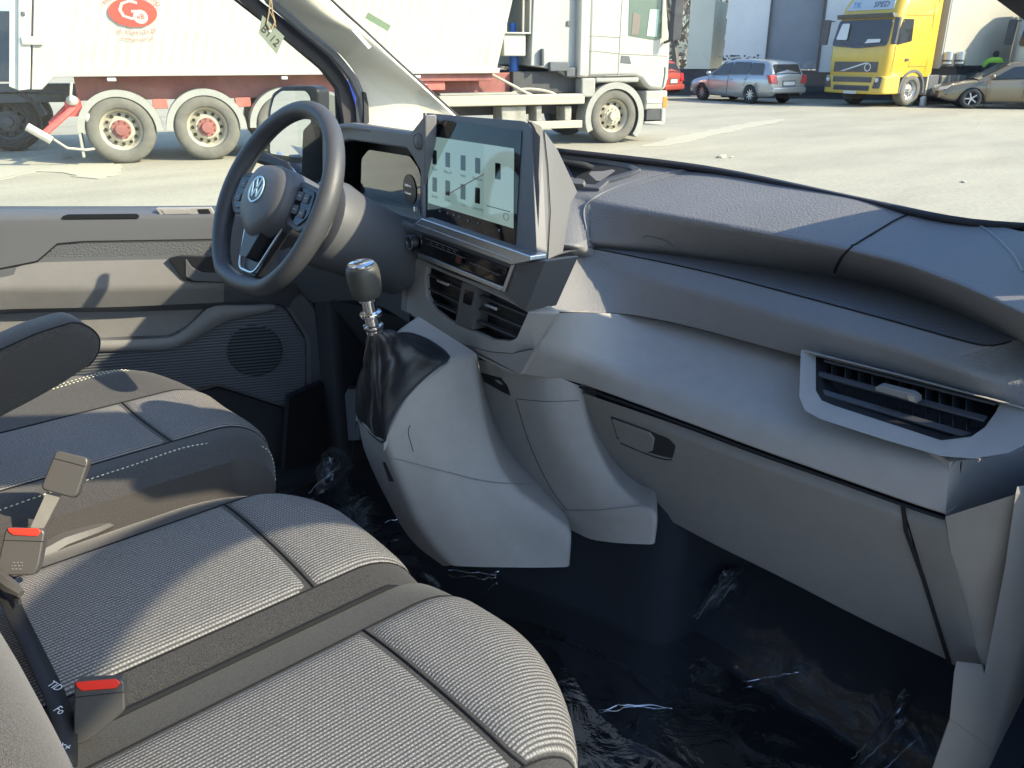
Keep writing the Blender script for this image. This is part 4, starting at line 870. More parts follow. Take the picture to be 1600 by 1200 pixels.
# storage pocket back and lower ribbed section with loudspeaker
mb = MB(); mb.slab(dd([(-260, 520), (0, 489), (350, 480), (350, 560), (-260, 600)], -.004), -dn*.01); mb.build('pocket_back', M['trim_dark'], door)
mb = MB(); mb.slab(rnd(dd([(-260, 575), (0, 538), (205, 530), (262, 528), (288, 515), (322, 483), (338, 477), (430, 476), (446, 483), (478, 532), (478, 612), (462, 642), (446, 634), (338, 600), (200, 640), (-260, 760)], .02), .01), -dn*.03); lp = mb.build('lower_panel', M['ribs_door'], door, bevel=.006)
mb = MB(); mb.loft([dd([(-200, 574, .021), (0, 539, .021), (205, 531, .021), (262, 528, .021), (290, 514, .021), (322, 484, .021), (338, 478, .021), (430, 477, .021)]), dd([(-200, 595, .026), (0, 557, .026), (205, 548, .026), (268, 545, .026), (300, 532, .026), (338, 510, .026), (360, 500, .026), (430, 484, .026)])], n=40); mb.build('pocket_edge', M['trim_dark'], door, solid=.004)
cc = dd([(398, 548)], .021)[0]; mb = MB(); mb.lathe([(0, .003), (.066, .003), (.0695, 0)], cc, dn, 40); mb.build('speaker_grille', M['grille'], door)
mb = MB(); mb.tube(rnd(dd([(345, 330), (440, 430), (478, 470), (500, 497), (512, 545), (505, 608), (468, 750)], -.008), .02, closed=False), .006, 6); mb.build('door_edge', M['leather_mid'], door)
mb = MB(); mb.slab(rnd(dd([(446, 640), (340, 606), (200, 646), (200, 800), (430, 800), (455, 700)], .004), .01), -dn*.02); mb.build('kick_insert', M['black_matte'], door)
mb = MB(); mb.slab(rnd(dd([(452, 478), (486, 530), (488, 616), (466, 650), (440, 730), (430, 820), (400, 900), (470, 750), (505, 610), (513, 545), (500, 497), (470, 455)], .004), .005), -dn*.02); mb.build('edge_trim', M['leather_mid'], door, bevel=.004)
# window frame, glass, outside skin, mirror
fro = dd([(300, -60), (365, 0), (440, 58), (495, 98), (519, 117), (523, 128), (526, 200), (536, 330)]); fri = dd([(345, -60), (404, 0), (470, 50), (515, 88), (541, 118), (549, 150), (552, 200), (548, 330)])
mb = MB(); mb.loft([[p-dn*.03 for p in fro], fro, fri, [p-dn*.03 for p in fri]], n=40, r=[0, .003, .004, 0], smooth=False); mb.build('window_frame', M['rubber'], door)
mb = MB(); mb.tube([p+dn*.002 for p in dd([(368, -2), (442, 56), (497, 97), (521, 117), (525, 130), (527, 200)])], .003, 6); mb.build('glass_seal', M['black_matte'], door)
mb = MB(); mb.slab([p for p in dd([(-260, -60), (330, -60), (522, 118), (528, 320), (345, 325), (-260, 330)], -.02)], -dn*.003); mb.build('window_glass', M['sideglass'], door)
mb = MB(); mb.slab(dd([(-260, 335), (0, 335), (345, 335), (430, 345), (430, 720), (-260, 900)], -.09), -dn*.01); mb.build('outer_skin', M['paint_blue'], door)
# sail panel and mirror
mb = MB(); mb.slab(rnd(dd([(474, 205), (500, 178), (530, 200), (540, 330), (470, 300)], -.03), .006), -dn*.02); mb.build('mirror_base', M['black_matte'], door)
mo = -.17; gc = dd([(452, 198)], mo)[0]; mn = V3((-.93, -.36, .0)).normalized()
def mm(px, o=0): return L('p', px, gc+mn*o, mn)
mb = MB(); mb.slab(rnd(mm([(416, 262), (417, 175), (424, 146), (440, 135), (484, 134), (496, 139), (496, 272), (450, 276)]), .012), -mn*.05); mh = mb.build('mirror_housing', M['black'], door, bevel=.006)
mb = MB(); mb.slab(rnd(dd([(480, 136), (525, 146), (545, 168), (545, 265), (490, 270)], mo-.03), .01), -dn*.06); mb.build('mirror_cap', mat('mirror_cap_grey', (.20, .21, .19), .4), mh, bevel=.008)
mb = MB(); mb.slab(rnd(mm([(422, 240), (423, 172), (429, 151), (440, 142), (478, 142), (485, 152), (486, 249)], .003), .008), -mn*.002); mb.build('mirror_glass', M['mirror'], mh)
mb = MB(); mb.slab(rnd(mm([(425, 257), (448, 253), (484, 258), (484, 269), (432, 270)], .003), .003), -mn*.002); mb.build('wide_angle_glass', M['mirror'], mh)

# ================================================================ FLOOR FILM AND PEDAL
def film_mat(name, fac, dist, st, sc, milky, rough):
    fm = bpy.data.materials.new(name); fm.use_nodes = True; t = fm.node_tree; N = t.nodes; K = t.links; N.remove(N['Principled BSDF'])
    tr = N.new('ShaderNodeBsdfTransparent'); tr.inputs[0].default_value = (.95, .96, .97, 1); g = N.new('ShaderNodeBsdfGlossy'); g.inputs['Roughness'].default_value = rough
    df = N.new('ShaderNodeBsdfDiffuse'); df.inputs[0].default_value = (.6, .63, .68, 1)
    lw = N.new('ShaderNodeFresnel'); lw.inputs[0].default_value = 1.5; tc = N.new('ShaderNodeTexCoord'); nz = N.new('ShaderNodeTexNoise'); nz.inputs['Scale'].default_value = sc; nz.inputs['Detail'].default_value = 4; nz.inputs['Distortion'].default_value = 1.2
    K.new(tc.outputs['Object'], nz.inputs['Vector']); bu = N.new('ShaderNodeBump'); bu.inputs['Distance'].default_value = dist; bu.inputs['Strength'].default_value = st; K.new(nz.outputs[0], bu.inputs['Height'])
    K.new(bu.outputs[0], g.inputs['Normal']); K.new(bu.outputs[0], lw.inputs['Normal'])
    m0 = N.new('ShaderNodeMixShader'); m0.inputs[0].default_value = milky; K.new(tr.outputs[0], m0.inputs[1]); K.new(df.outputs[0], m0.inputs[2])
    m_ = N.new('ShaderNodeMixShader'); K.new(math_node(N, K, 'MULTIPLY', lw.outputs[0], fac), m_.inputs[0]); K.new(m0.outputs[0], m_.inputs[1]); K.new(g.outputs[0], m_.inputs[2]); K.new(m_.outputs[0], N['Material Output'].inputs[0])
    return fm
fm = film_mat('clear_film', .7, .009, .5, 13, .016, .09); fm2 = film_mat('creased_film', 1.6, .006, .6, 30, .04, .06)
from mathutils import noise as NZ
def ridge(p, f): return 1-abs(NZ.noise(p*f))*2
mb = MB(); rows = []
for i in range(130):
    x = .45+i*.0068; row = []
    for j in range(150):
        y = .24+j*.0109; z = .612 if x < 1.1 else .612+(x-1.1)*.75
        q = V3((x*1.3+y*.5, y*.8-x*.4, 3.1))
        z += .006*max(0, ridge(q, 2.2)-.86)*5+.002*max(0, ridge(q+V3((5, 2, 1)), 8)-.75)*5+.005*NZ.noise(q*1.2)
        row.append(V3((x, y, z)))
    rows.append(row)
mb.grid(rows); film_ = tag(mb.build('plastic_film', fm, ang=80), 'crumpled clear protective film spread over the dark cab floor', 'plastic film')
for (pp, lb, hh) in (([(1082, 968), (1105, 915), (1135, 880), (1168, 878), (1160, 905), (1125, 945)], 'upright clear film fold by the carpet tunnel under the glovebox', 0), ([(1330, 1200), (1380, 1130), (1420, 1060), (1432, 1035), (1446, 1040), (1440, 1075), (1400, 1150), (1360, 1215)], 'long clear film fold by the door sill in the passenger footwell', 1), ([(492, 770), (500, 715), (520, 700), (552, 722), (535, 745), (510, 775)], 'clear film scrap hanging below the accelerator pedal', 2)):
    P = L('z', pp, .70 if hh == 0 else .66 if hh == 1 else .80); c = sum(P, V3((0, 0, 0)))/len(P); mb = MB(); rows = []
    n = 40; Q = resample(P+[P[0]], n+1)[:-1]
    for k in range(9):
        w = k/8; rows.append([c.lerp(q, 1-w*.97)+V3((0, 0, .03*w))+V3((NZ.noise(q*40+V3((k, 0, 0)))*.010, NZ.noise(q*40+V3((0, k, 9)))*.010, NZ.noise(q*35+V3((k*.7, 5, 0)))*.016)) for q in Q])
    mb.grid(rows, close_u=True); tag(mb.build('film_fold', fm2, sub=1, ang=180), lb, 'plastic film', 'loose folds of clear film')
crs = mat('crease_glint', (.75, .78, .82), .22, .85)  # bright metal-like tubes imitate the glints along film creases
for pts, z_, r_ in (([(1345, 1195), (1400, 1140), (1465, 1082)], .625, .0022), ([(1330, 1190), (1385, 1130), (1428, 1088), (1436, 1062)], .640, .0026), ([(1372, 1210), (1475, 1118)], .62, .0018), ([(1088, 968), (1112, 935), (1140, 910), (1166, 884)], .70, .0026), ([(1100, 950), (1128, 912), (1150, 900)], .705, .0016), ([(1120, 945), (1152, 905)], .70, .0014),
                    ([(1160, 1066), (1215, 1056), (1262, 1048)], .618, .0012), ([(1290, 1018), (1350, 1014)], .63, .0010), ([(935, 1112), (990, 1100), (1050, 1106)], .616, .0012), ([(482, 770), (500, 752), (522, 735), (536, 716)], .80, .0024), ([(512, 744), (536, 728)], .80, .0014), ([(700, 890), (780, 896), (865, 884)], .62, .0014), ([(600, 815), (628, 808)], .64, .0012), ([(760, 905), (772, 893), (800, 890)], .63, .0016)):
    P = resample(L('z', pts, z_), 22); P = [p+V3((NZ.noise(p*60)*.004, NZ.noise(p*60+V3((9, 0, 0)))*.004, NZ.noise(p*45)*.006)) for p in P]
    mb = MB(); mb.tube(P, [r_*(.25+.75*math.sin(math.pi*min(max(k/21, .03), .97))*(1+.5*NZ.noise(V3((k*.6, r_*900, 0))))) for k in range(22)], 5); mb.build('crease_glint', crs, film_)
pd = thing('accelerator_pedal', 'dark accelerator pedal hanging in the driver footwell', 'pedal', (1.05, 1.35, .75))
mb = MB(); mb.slab(rnd(L('x', [(544, 606), (560, 606), (562, 688), (514, 690), (520, 650)], 1.02), .006), V3((.02, 0, 0))); mb.build('pedal_pad', M['leather_mid'], pd, bevel=.004)
mb = MB(); mb.slab(L('x', [(544, 604), (556, 604), (556, 608), (544, 608)], 1.018), V3((.004, 0, 0))); mb.build('pedal_slot', M['groove'], pd)
# ================================================================ YARD
def conc():
    m = bpy.data.materials.new('dusty_concrete'); m.use_nodes = True; t = m.node_tree; N = t.nodes; K = t.links; p = N['Principled BSDF']; p.inputs['Roughness'].default_value = .9
    tc = N.new('ShaderNodeTexCoord'); mp = N.new('ShaderNodeMapping'); mp.inputs['Rotation'].default_value = (0, 0, R(-25)); mp.inputs['Scale'].default_value = (.35, 1.0, 1); K.new(tc.outputs['Object'], mp.inputs[0])
    a = N.new('ShaderNodeTexNoise'); a.inputs['Scale'].default_value = .55; a.inputs['Detail'].default_value = 9; a.inputs['Roughness'].default_value = .68; K.new(mp.outputs[0], a.inputs['Vector'])
    b = N.new('ShaderNodeTexNoise'); b.inputs['Scale'].default_value = 14; b.inputs['Detail'].default_value = 5; K.new(tc.outputs['Object'], b.inputs['Vector'])
    r = N.new('ShaderNodeValToRGB'); e = r.color_ramp.elements; e[0].position = .32; e[0].color = (.285, .265, .205, 1); e[1].position = .72; e[1].color = (.40, .372, .285, 1); n_ = r.color_ramp.elements.new(.5); n_.color = (.345, .32, .245, 1)
    K.new(a.outputs[0], r.inputs[0]); mr = N.new('ShaderNodeMapRange'); mr.inputs[3].default_value = .82; mr.inputs[4].default_value = 1.15; K.new(b.outputs[0], mr.inputs[0])
    s = N.new('ShaderNodeVectorMath'); s.operation = 'SCALE'; K.new(r.outputs[0], s.inputs[0]); K.new(mr.outputs[0], s.inputs['Scale']); K.new(s.outputs[0], p.inputs['Base Color'])
    bu = N.new('ShaderNodeBump'); bu.inputs['Distance'].default_value = .02; bu.inputs['Strength'].default_value = .4; K.new(b.outputs[0], bu.inputs['Height']); K.new(bu.outputs[0], p.inputs['Normal']); return m
mb = MB(); mb.add([V3((-600, -600, 0)), V3((600, -600, 0)), V3((600, 600, 0)), V3((-600, 600, 0))], [[0, 1, 2, 3]])
tag(mb.build('ground', conc()), kind='structure')
def blob(c, rx, ry, rz, h, seed, n=22, jag=.25):
    random.seed(seed); P = []
    for i in range(n):
        a = 2*math.pi*i/n; k = 1+random.uniform(-jag, jag); x, y = math.cos(a)*rx*k, math.sin(a)*ry*k
        P.append(V3((c[0]+x*math.cos(rz)-y*math.sin(rz), c[1]+x*math.sin(rz)+y*math.cos(rz), c[2])))
    return P
def rough(P, amp, seed):
    random.seed(seed); Q = resample(P+[P[0]], 90)[:-1]; return [q+V3((random.uniform(-amp, amp), random.uniform(-amp, amp), 0)) for q in Q]
dust = mat('pale_sand_dust', (.41, .382, .295), .95, bump=('noise', 20, .01, .4))
mb = MB(); mb.slab(rough(L('z', [(40, 247), (95, 239), (108, 250), (150, 243), (190, 262), (150, 280), (60, 268), (-40, 290), (-60, 252)], .004), .09, 1), V3((0, 0, .006))); tag(mb.build('sand_strip', dust), kind='structure')
mb = MB(); mb.slab(rough(L('z', [(1045, 216), (1100, 205), (1160, 194), (1215, 186), (1222, 189), (1170, 200), (1110, 212), (1060, 224), (1000, 230)], .004), .07, 2), V3((0, 0, .004))); tag(mb.build('sand_strip', dust), kind='structure')
for i, (u, v, s_) in enumerate(((41, 251, .10), (120, 247, .05), (1128, 246, .14), (1143, 246, .06), (1505, 285, .07))):
    c = on(u, v, 'z', 0); mb = MB(); P = blob((c.x, c.y, 0), s_, s_*.5, .4, 0, i, 9, .3); mb.slab(P, V3((0, 0, s_*.3)))
    tag(mb.build('stone', dust, bevel=.01), ('small pale stone on the sand strip beside the tipper wheels', 'tiny pale pebble beside the leftmost stone', 'flat pale stone alone in the middle of the yard', 'small pebble touching the flat pale stone', 'small chip of stone in the right half of the yard')[i], 'stone', 'stones lying in the yard')

WHT = mat('dirty_white_paint', (.42, .41, .36), .45, var=.09, vscale=2.5); WHT2 = mat('white_cab_paint', (.42, .41, .365), .3, coat=.3, var=.05, vscale=2)
GRYP = mat('grey_fender_plastic', (.30, .30, .27), .6, var=.1, vscale=5); TYR = mat('dusty_tyre', (.13, .125, .105), .85, var=.2, vscale=6)
TYRD = mat('dark_tyre', (.03, .03, .03), .8); RIMW = mat('cream_rim', (.42, .39, .30), .5, var=.1, vscale=12); REDC = mat('faded_red_chassis', (.27, .095, .08), .6, var=.3, vscale=3)
DRK = mat('dark_chassis', (.055, .057, .06), .7, var=.3, vscale=4); DGR = mat('dark_grey_panel', (.09, .10, .11), .6, var=.15, vscale=2); YEL = mat('yellow_cab_paint', (.58, .37, .025), .35, coat=.4, var=.06, vscale=1.5)
YELD = mat('yellow_bumper', (.62, .43, .07), .45, var=.1, vscale=3); WIN = mat('dark_window', (.02, .025, .028), .05); WING = mat('green_window', (.10, .15, .13), .08)
SLV = mat('silver_car_paint', (.42, .43, .42), .32, .55, coat=.5); BEI = mat('beige_car_paint', (.21, .175, .115), .32, .5, coat=.5); ALU = mat('alloy_rim', (.55, .55, .54), .35, .7)
LRED = mat('tail_lamp_red', (.45, .02, .02), .2); LOR = mat('orange_lamp', (.8, .22, .03), .3); LWH = mat('head_lamp', (.55, .57, .58), .1); PLT = mat('plate_white', (.6, .6, .58), .5); GRN = mat('tank_green_grey', (.13, .135, .115), .5, var=.2, vscale=4)
HLE = mat('hole_dark', (.01, .01, .01), .9)
def wheel(root, x, y, r, w, face, tyre, rim, holes=10, hub=None, z=None, style='truck'):
    z = r if z is None else z; o = (x, y, z); f = face
    mb = MB(); mb.lathe([(r*.58, f*-w*.45), (r*.60, f*w*.42), (r*.66, f*w*.5), (r*.9, f*w*.52), (r*.975, f*w*.42), (r, f*w*.30), (r, -f*w*.4), (r*.9, -f*w*.5), (r*.58, -f*w*.5)], o, (0, 1, 0), 44)
    t = mb.build('wheel', tyre, root, local=True, ang=50)
    mb = MB()
    if style == 'truck':
        mb.lathe([(r*.60, f*w*.40), (r*.575, f*w*.36), (r*.53, f*w*.10), (r*.50, f*w*.02), (r*.36, f*w*.16), (r*.34, f*w*.24), (r*.30, f*w*.24), (0, f*w*.24)], o, (0, 1, 0), 40, cap=False)
        rm = mb.build('rim', rim, t, local=True)
        mb = MB()
        for k in range(holes):
            a = 2*math.pi*k/holes; c = V3((x+math.cos(a)*r*.43, y+f*w*.10, z+math.sin(a)*r*.43)); mb.lathe([(0, f*.012), (r*.055, f*.012), (r*.055, 0)], c, (0, 1, 0), 10)
        mb.build('rim_holes', HLE, t, local=True)
        mb = MB()
        for k in range(10):
            a = 2*math.pi*(k+.5)/10; c = V3((x+math.cos(a)*r*.26, y+f*w*.24, z+math.sin(a)*r*.26)); mb.lathe([(0, f*.04), (r*.03, f*.035), (r*.03, 0)], c, (0, 1, 0), 6)
        mb.lathe([(r*.29, f*w*.2), (r*.28, f*w*.28), (r*.17, f*w*.28), (r*.16, f*w*.5), (0, f*w*.52)], o, (0, 1, 0), 20)
        mb.build('hub', hub or rim, t, local=True)
    else:
        mb.lathe([(r*.66, f*w*.45), (r*.62, f*w*.38), (r*.60, -f*w*.3)], o, (0, 1, 0), 32, cap=False)
        n = holes
        for k in range(n):
            a = 2*math.pi*k/n; e = V3((math.cos(a), 0, math.sin(a))); g = V3((-math.sin(a), 0, math.cos(a))); c0 = V3(o)+V3((0, f*w*.38, 0))
            mb.slab([c0+e*r*.08-g*r*.07, c0+e*r*.63-g*r*.055, c0+e*r*.63+g*r*.055, c0+e*r*.08+g*r*.07], V3((0, -f*.02, 0)))
        mb.lathe([(r*.16, f*w*.3), (r*.15, f*w*.42), (0, f*w*.43)], o, (0, 1, 0), 16)
        mb.build('rim', rim, t, local=True)
        mb = MB(); mb.lathe([(0, f*w*.05), (r*.6, f*w*.05), (r*.6, 0)], o, (0, 1, 0), 24); mb.build('brake_disc', HLE, t, local=True)
    return t
def fender(root, x, y0, y1, z, r, mt, a0=-5, a1=185, th=.03, drop=0):
    mb = MB(); rows = []
    N_ = 26
    for rr in (r, r+th):
        pass
    prof = []
    for i in range(N_+1):
        a = R(a0+(a1-a0)*i/N_); prof.append((math.cos(a), math.sin(a)))
    P = [V3((x+c*(r+th), y0, z+s*(r+th))) for c, s in prof]+[V3((x+c*r, y0, z+s*r)) for c, s in prof[::-1]]
    mb.slab(P, V3((0, y1-y0, 0)))
    P = [V3((x+c*(r+th), y0-.004, z+s*(r+th))) for c, s in prof]+[V3((x+c*(r-.07), y0-.004, z+s*(r-.07))) for c, s in prof[::-1]]
    mb.slab(P, V3((0, .02, 0)))
    return mb.build('mudguard', mt, root, local=True, ang=60)
# ---------------------------------------------------------------- tipper semi-trailer
A_ = Vv((4.556, 14.517, 0)); TA = math.atan2(-.34187, .93975)
tip = thing('tipper_trailer', 'long dirty-white ribbed tipper semi-trailer with red oval logo and red chassis', 'trailer', A_, TA)
def rbx(root, nm, mt, *b, bev=.01, lab=None):
    mb = MB()
    for q in b: mb.box(*q)
    return mb.build(nm, mt, root, local=True, bevel=bev, label=lab)
mb = MB(); rows = []
n = 46
def side_x(f, z):   # rear and front edges lean
    xr = -1.0+(z-1.33)*.30; xf = 6.45+(z-1.36)*.27
    return xr+(xf-xr)*f
for z in (1.36, 2.0, 2.8, 3.5):
    row = []
    for i in range(n):
        for (df, dy) in ((0.0, 0), (.42, 0), (.54, -.006), (.88, -.006)):
            row.append(V3((side_x((i+df)/n, z), dy, z)))
    row.append(V3((side_x(1, z), 0, z))); rows.append(row)
mb.grid(rows); q = rows
mb.grid([[p+V3((0, 2.5, 0)) for p in r] for r in rows])
for e in (0, -1): mb.grid([[r[e] for r in rows], [r[e]+V3((0, 2.5, 0)) for r in rows]])
mb.grid([rows[0], [p+V3((0, 2.5, 0)) for p in rows[0]]]); mb.grid([rows[-1], [p+V3((0, 2.5, 0)) for p in rows[-1]]])
tb_ = mb.build('tipping_body', WHT, tip, local=True, ang=20)
mb = MB(); mb.slab([V3((-1.12, -.04, 1.15)), V3((-.98, -.04, 1.15)), V3((-.78, -.04, 1.33)), V3((6.5, -.04, 1.33)), V3((6.52, -.04, 1.42)), V3((-.70, -.04, 1.44)), V3((-.05, -.04, 3.5)), V3((-.62, -.04, 3.5))], V3((0, .05, 0)))
mb.build('body_frame', WHT2, tb_, local=True, bevel=.01)
mb = MB(); mb.slab([V3((-1.30, -.05, 1.14)), V3((-1.14, -.05, 1.16)), V3((-.66, -.05, 3.5)), V3((-.84, -.05, 3.5))], V3((0, .08, 0))); mb.slab([V3((-1.42, .02, 1.2)), V3((-1.30, .02, 1.14)), V3((-.84, .02, 3.5)), V3((-.96, .02, 3.5))], V3((0, 2.4, 0))); tg_ = mb.build('tailgate', mat('tailgate_white', (.60, .60, .52), .5), tip, local=True, bevel=.01)
rbx(tip, 'tailgate_hinge', WHT2, (-1.12, -.84, -.09, -.05, 1.78, 1.90)); rbx(tip, 'tailgate_latch', DGR, (-1.05, -1.0, -.08, -.05, 2.18, 2.24))
RED = mat('logo_red', (.72, .05, .03), .5); RED2 = mat('logo_text_red', (.50, .10, .09), .6)
lc = Vv((.47, -.038, 2.25)); mb = MB()
def oval(a, b, n=40, dy=0): return [lc+V3((math.cos(2*math.pi*i/n)*a, dy, math.sin(2*math.pi*i/n)*b)) for i in range(n)]
mb.slab(oval(.345, .205), V3((0, .006, 0))); lg = mb.build('logo_oval', RED, tip, local=True)
mb = MB(); vs_, fs_ = text_faces('G', .40); mb.add([lc+V3((v.x*1.15-.055, -.003, v.y+.02)) for v in vs_], fs_)
mb.slab([lc+V3((.10+math.cos(a)*.105, -.004, -.06+math.sin(a)*.10)) for a in [2*math.pi*i/24 for i in range(24)]], V3((0, .002, 0))); mb.build('logo_letter', WHT2, lg, local=True)
mb = MB(); vs_, fs_ = text_faces('eB', .11); mb.add([lc+V3((v.x+.10, -.007, v.y-.06)) for v in vs_], fs_)
mb.slab([lc+V3((.10+math.cos(a)*.105, -.0055, -.06+math.sin(a)*.10)) for a in [2*math.pi*i/24 for i in range(24)]]+[], V3((0, .0005, 0))) if False else None
mb.build('logo_monogram', RED, lg, local=True)
mb = MB(); wd = 'PRZEDSIĘBIORSTWO'
for i, ch in enumerate(wd):
    a = math.pi*(.86-.72*i/(len(wd)-1)); vs_, fs_ = text_faces(ch, .085); tx, tz = -math.sin(a)*.40, math.cos(a)*.275; ra = math.atan2(-tz, -tx)
    ra = -(a-math.pi/2)*-.75*-1; ca, sa = math.cos(ra), math.sin(ra)
    ra = (a-math.pi/2)*.7; ca, sa = math.cos(ra), math.sin(ra)
    mb.add([lc+V3((math.cos(a)*.41+v.x*ca-v.y*sa, .0, math.sin(a)*.285+v.x*sa+v.y*ca)) for v in vs_], fs_)
for tx_, dz, sz in (('tel. 43 662 33 29', -.285, .085), ('www.gea.com.pl', -.38, .07)):
    vs_, fs_ = text_faces(tx_, sz); mb.add([lc+V3((v.x, 0, v.y+dz+.35*v.x*v.x)) for v in vs_], fs_)
mb.build('logo_lettering', RED2, tip, local=True)
rbx(tip, 'chassis', REDC, (-.55, 6.9, .42, .62, .96, 1.33), (-.55, 6.9, 1.9, 2.08, .96, 1.33), (5.0, 6.4, .05, .3, 1.2, 1.33))
rbx(tip, 'cross_rail', mat('red_rail', (.5, .14, .11), .6, var=.2, vscale=5), (.55, .78, .3, .5, .82, .97), (1.85, 2.1, .3, .5, .82, .97), (4.9, 5.5, .1, .4, 1.05, 1.2))
rbx(tip, 'side_marker', LWH, (-.05, .08, -.07, -.03, 1.26, 1.31), (2.6, 2.7, -.07, -.03, 1.26, 1.31), (4.9, 5.0, -.07, -.03, 1.26, 1.31))
for x in (0.03, 1.34, 2.65):
    wheel(tip, x, .19, .525, .36, -1, TYR, RIMW, 12, REDC); fender(tip, x, .0, .40, .50, .60, GRYP, 0, 180)
    wheel(tip, x, 2.3, .525, .36, 1, TYRD, RIMW, 12, REDC)
mb = MB(); mb.tube([V3((-.55, .25, .98)), V3((-.62, .1, .86)), V3((-1.05, -.02, .52))], .05, 8); mb.tube([V3((-.7, .45, .9)), V3((-1.0, .35, .62))], .04, 8); mb.box(-.72, -.5, .1, .35, .74, .96); ba = mb.build('rear_bumper_arm', mat('bright_red_arm', (.62, .09, .08), .5, var=.2, vscale=8), tip, local=True)
mb = MB(); mb.tube([V3((-1.28, -.06, .62)), V3((-.98, -.06, .40))], .065, 8); mb.tube([V3((-.62, -.02, .98)), V3((-.56, .02, 1.25))], .02, 6); mb.ell(V3((-.60, .05, .98)), (.09, .05, .08)); mb.ell(V3((-.42, .05, .72)), (.09, .05, .08)); mb.build('bumper_end', mat('grey_white_bumper', (.42, .40, .35), .5, var=.2, vscale=9), tip, local=True)
mb = MB(); mb.tube([V3((-.95, -.05, .42)), V3((-.78, -.05, .28)), V3((-.52, .0, .24)), V3((-.4, .05, .25))], .02, 6); mb.build('air_hose', RIMW, tip, local=True)
rbx(tip, 'mud_flap', GRYP, (-.60, -.56, .0, .38, .12, .55))
# ---------------------------------------------------------------- white tractor unit
trk = thing('white_tractor', 'white tractor unit coupled in front of the dirty-white tipper trailer', 'truck', A_, TA)
def cab_slab(root, nm, mt, pts, y0, y1, bev=.04, lab=None):
    mb = MB(); mb.slab([V3((x, y0, z)) for x, z in pts], V3((0, y1-y0, 0))); return mb.build(nm, mt, root, local=True, bevel=bev, label=lab)
cb = cab_slab(trk, 'cab', WHT2, [(8.32, 1.24), (9.35, 1.24), (9.50, 1.18), (9.62, 1.06), (9.72, 1.0), (10.06, .98), (10.13, 1.2), (10.12, 1.85), (10.05, 2.15), (9.92, 3.0), (9.6, 3.7), (8.32, 3.8)], 0.0, 2.45, .07)
mb = MB(); mb.slab([V3((9.16, -.006, 1.98)), V3((9.78, -.006, 1.90)), V3((9.90, -.006, 1.95)), V3((9.86, -.006, 2.75)), V3((9.14, -.006, 2.80))], V3((0, .012, 0))); mb.build('side_window', WING, cb, local=True)
mb = MB(); mb.slab([V3((9.22, -.012, 2.0)), V3((9.38, -.012, 2.0)), V3((9.40, -.012, 2.35)), V3((9.24, -.012, 2.4))], V3((0, .004, 0))); mb.build('window_reflection_panel', mat('brown_reflection', (.18, .15, .13), .6), cb, local=True)  # window reflection painted as a flat brown panel
mb = MB(); mb.slab([V3((9.56, -.014, 1.98)), V3((9.78, -.014, 1.97)), V3((9.80, -.014, 2.45)), V3((9.6, -.014, 2.45))], V3((0, .004, 0))); mb.build('window_paper', mat('pale_green_sheet', (.45, .6, .48), .6), cb, local=True)
mb = MB()
for a, b in (((8.98, 1.26), (8.99, 2.3)), ((8.99, 2.3), (9.03, 3.4)), ((8.34, 1.72), (9.0, 1.66)), ((9.0, 1.66), (10.05, 1.62)), ((8.34, 1.98), (8.98, 1.95)), ((8.70, 1.26), (9.4, 1.28))):
    mb.tube([V3((a[0], -.003, a[1])), V3((b[0], -.003, b[1]))], .008, 4)
mb.tube([V3((10.0, -.01, 1.05)), V3((10.03, -.01, 1.3)), V3((10.02, -.01, 1.42))], .014, 5)
mb.build('panel_gap', GRYP, cb, local=True)
mb = MB(); mb.slab([V3((9.02, -.01, 1.50)), V3((9.25, -.01, 1.48)), V3((9.20, -.01, 1.62)), V3((9.03, -.01, 1.63))], V3((0, .012, 0))); mb.build('door_handle', DGR, cb, local=True)
mb = MB(); mb.slab(rnd([V3((9.93, -.18, 1.88)), V3((10.10, -.22, 1.92)), V3((10.12, -.22, 2.9)), V3((9.95, -.18, 2.9))], .04), V3((.06, -.08, 0))); mb.tube([V3((9.95, -.02, 1.86)), V3((9.98, -.18, 1.90))], .03, 6); mb.build('door_mirror', DRK, trk, local=True, bevel=.02)
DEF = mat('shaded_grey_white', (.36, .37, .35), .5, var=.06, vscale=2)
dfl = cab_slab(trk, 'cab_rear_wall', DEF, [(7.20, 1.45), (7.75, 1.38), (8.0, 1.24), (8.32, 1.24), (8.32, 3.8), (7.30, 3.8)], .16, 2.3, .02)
cab_slab(trk, 'side_deflector', WHT2, [(8.12, 1.24), (8.36, 1.24), (8.36, 3.8), (8.12, 3.8)], -.0, .2, .05)
rbx(trk, 'equipment_box', DGR, (7.38, 7.44, .05, .15, 1.45, 1.75), (7.55, 7.95, .05, .15, 1.35, 1.52), (7.9, 8.1, .06, .15, 1.25, 1.42), bev=.02)
rbx(trk, 'warning_plate', DGR, (7.93, 8.01, .13, .155, 2.15, 2.23), bev=0)
rbx(trk, 'engine_cover', DRK, (6.9, 8.3, .3, 2.2, .95, 1.35), bev=.02)
rbx(trk, 'white_box', mat('grey_box', (.45, .45, .40), .5), (6.68, 7.12, .2, .6, 1.62, 2.0), bev=.02); rbx(trk, 'box_shelf', WHT2, (6.62, 7.2, .15, .6, 2.0, 2.03))
mb = MB(); 
for x in (6.72, 7.06, 7.20): mb.tube([V3((x, .2, 2.0)), V3((x+.02, .2, 3.6))], .022, 6)
mb.build('exhaust_rail', WHT2, trk, local=True)
mb = MB(); mb.tube([V3((7.02, .55, .98)), V3((7.02, .55, 1.62))], .09, 10); mb.tube([V3((7.02, .6, 2.03)), V3((7.02, .6, 2.2))], .07, 8); mb.build('blue_canister', mat('blue_hose', (.03, .13, .5), .4), trk, local=True)
mb = MB()
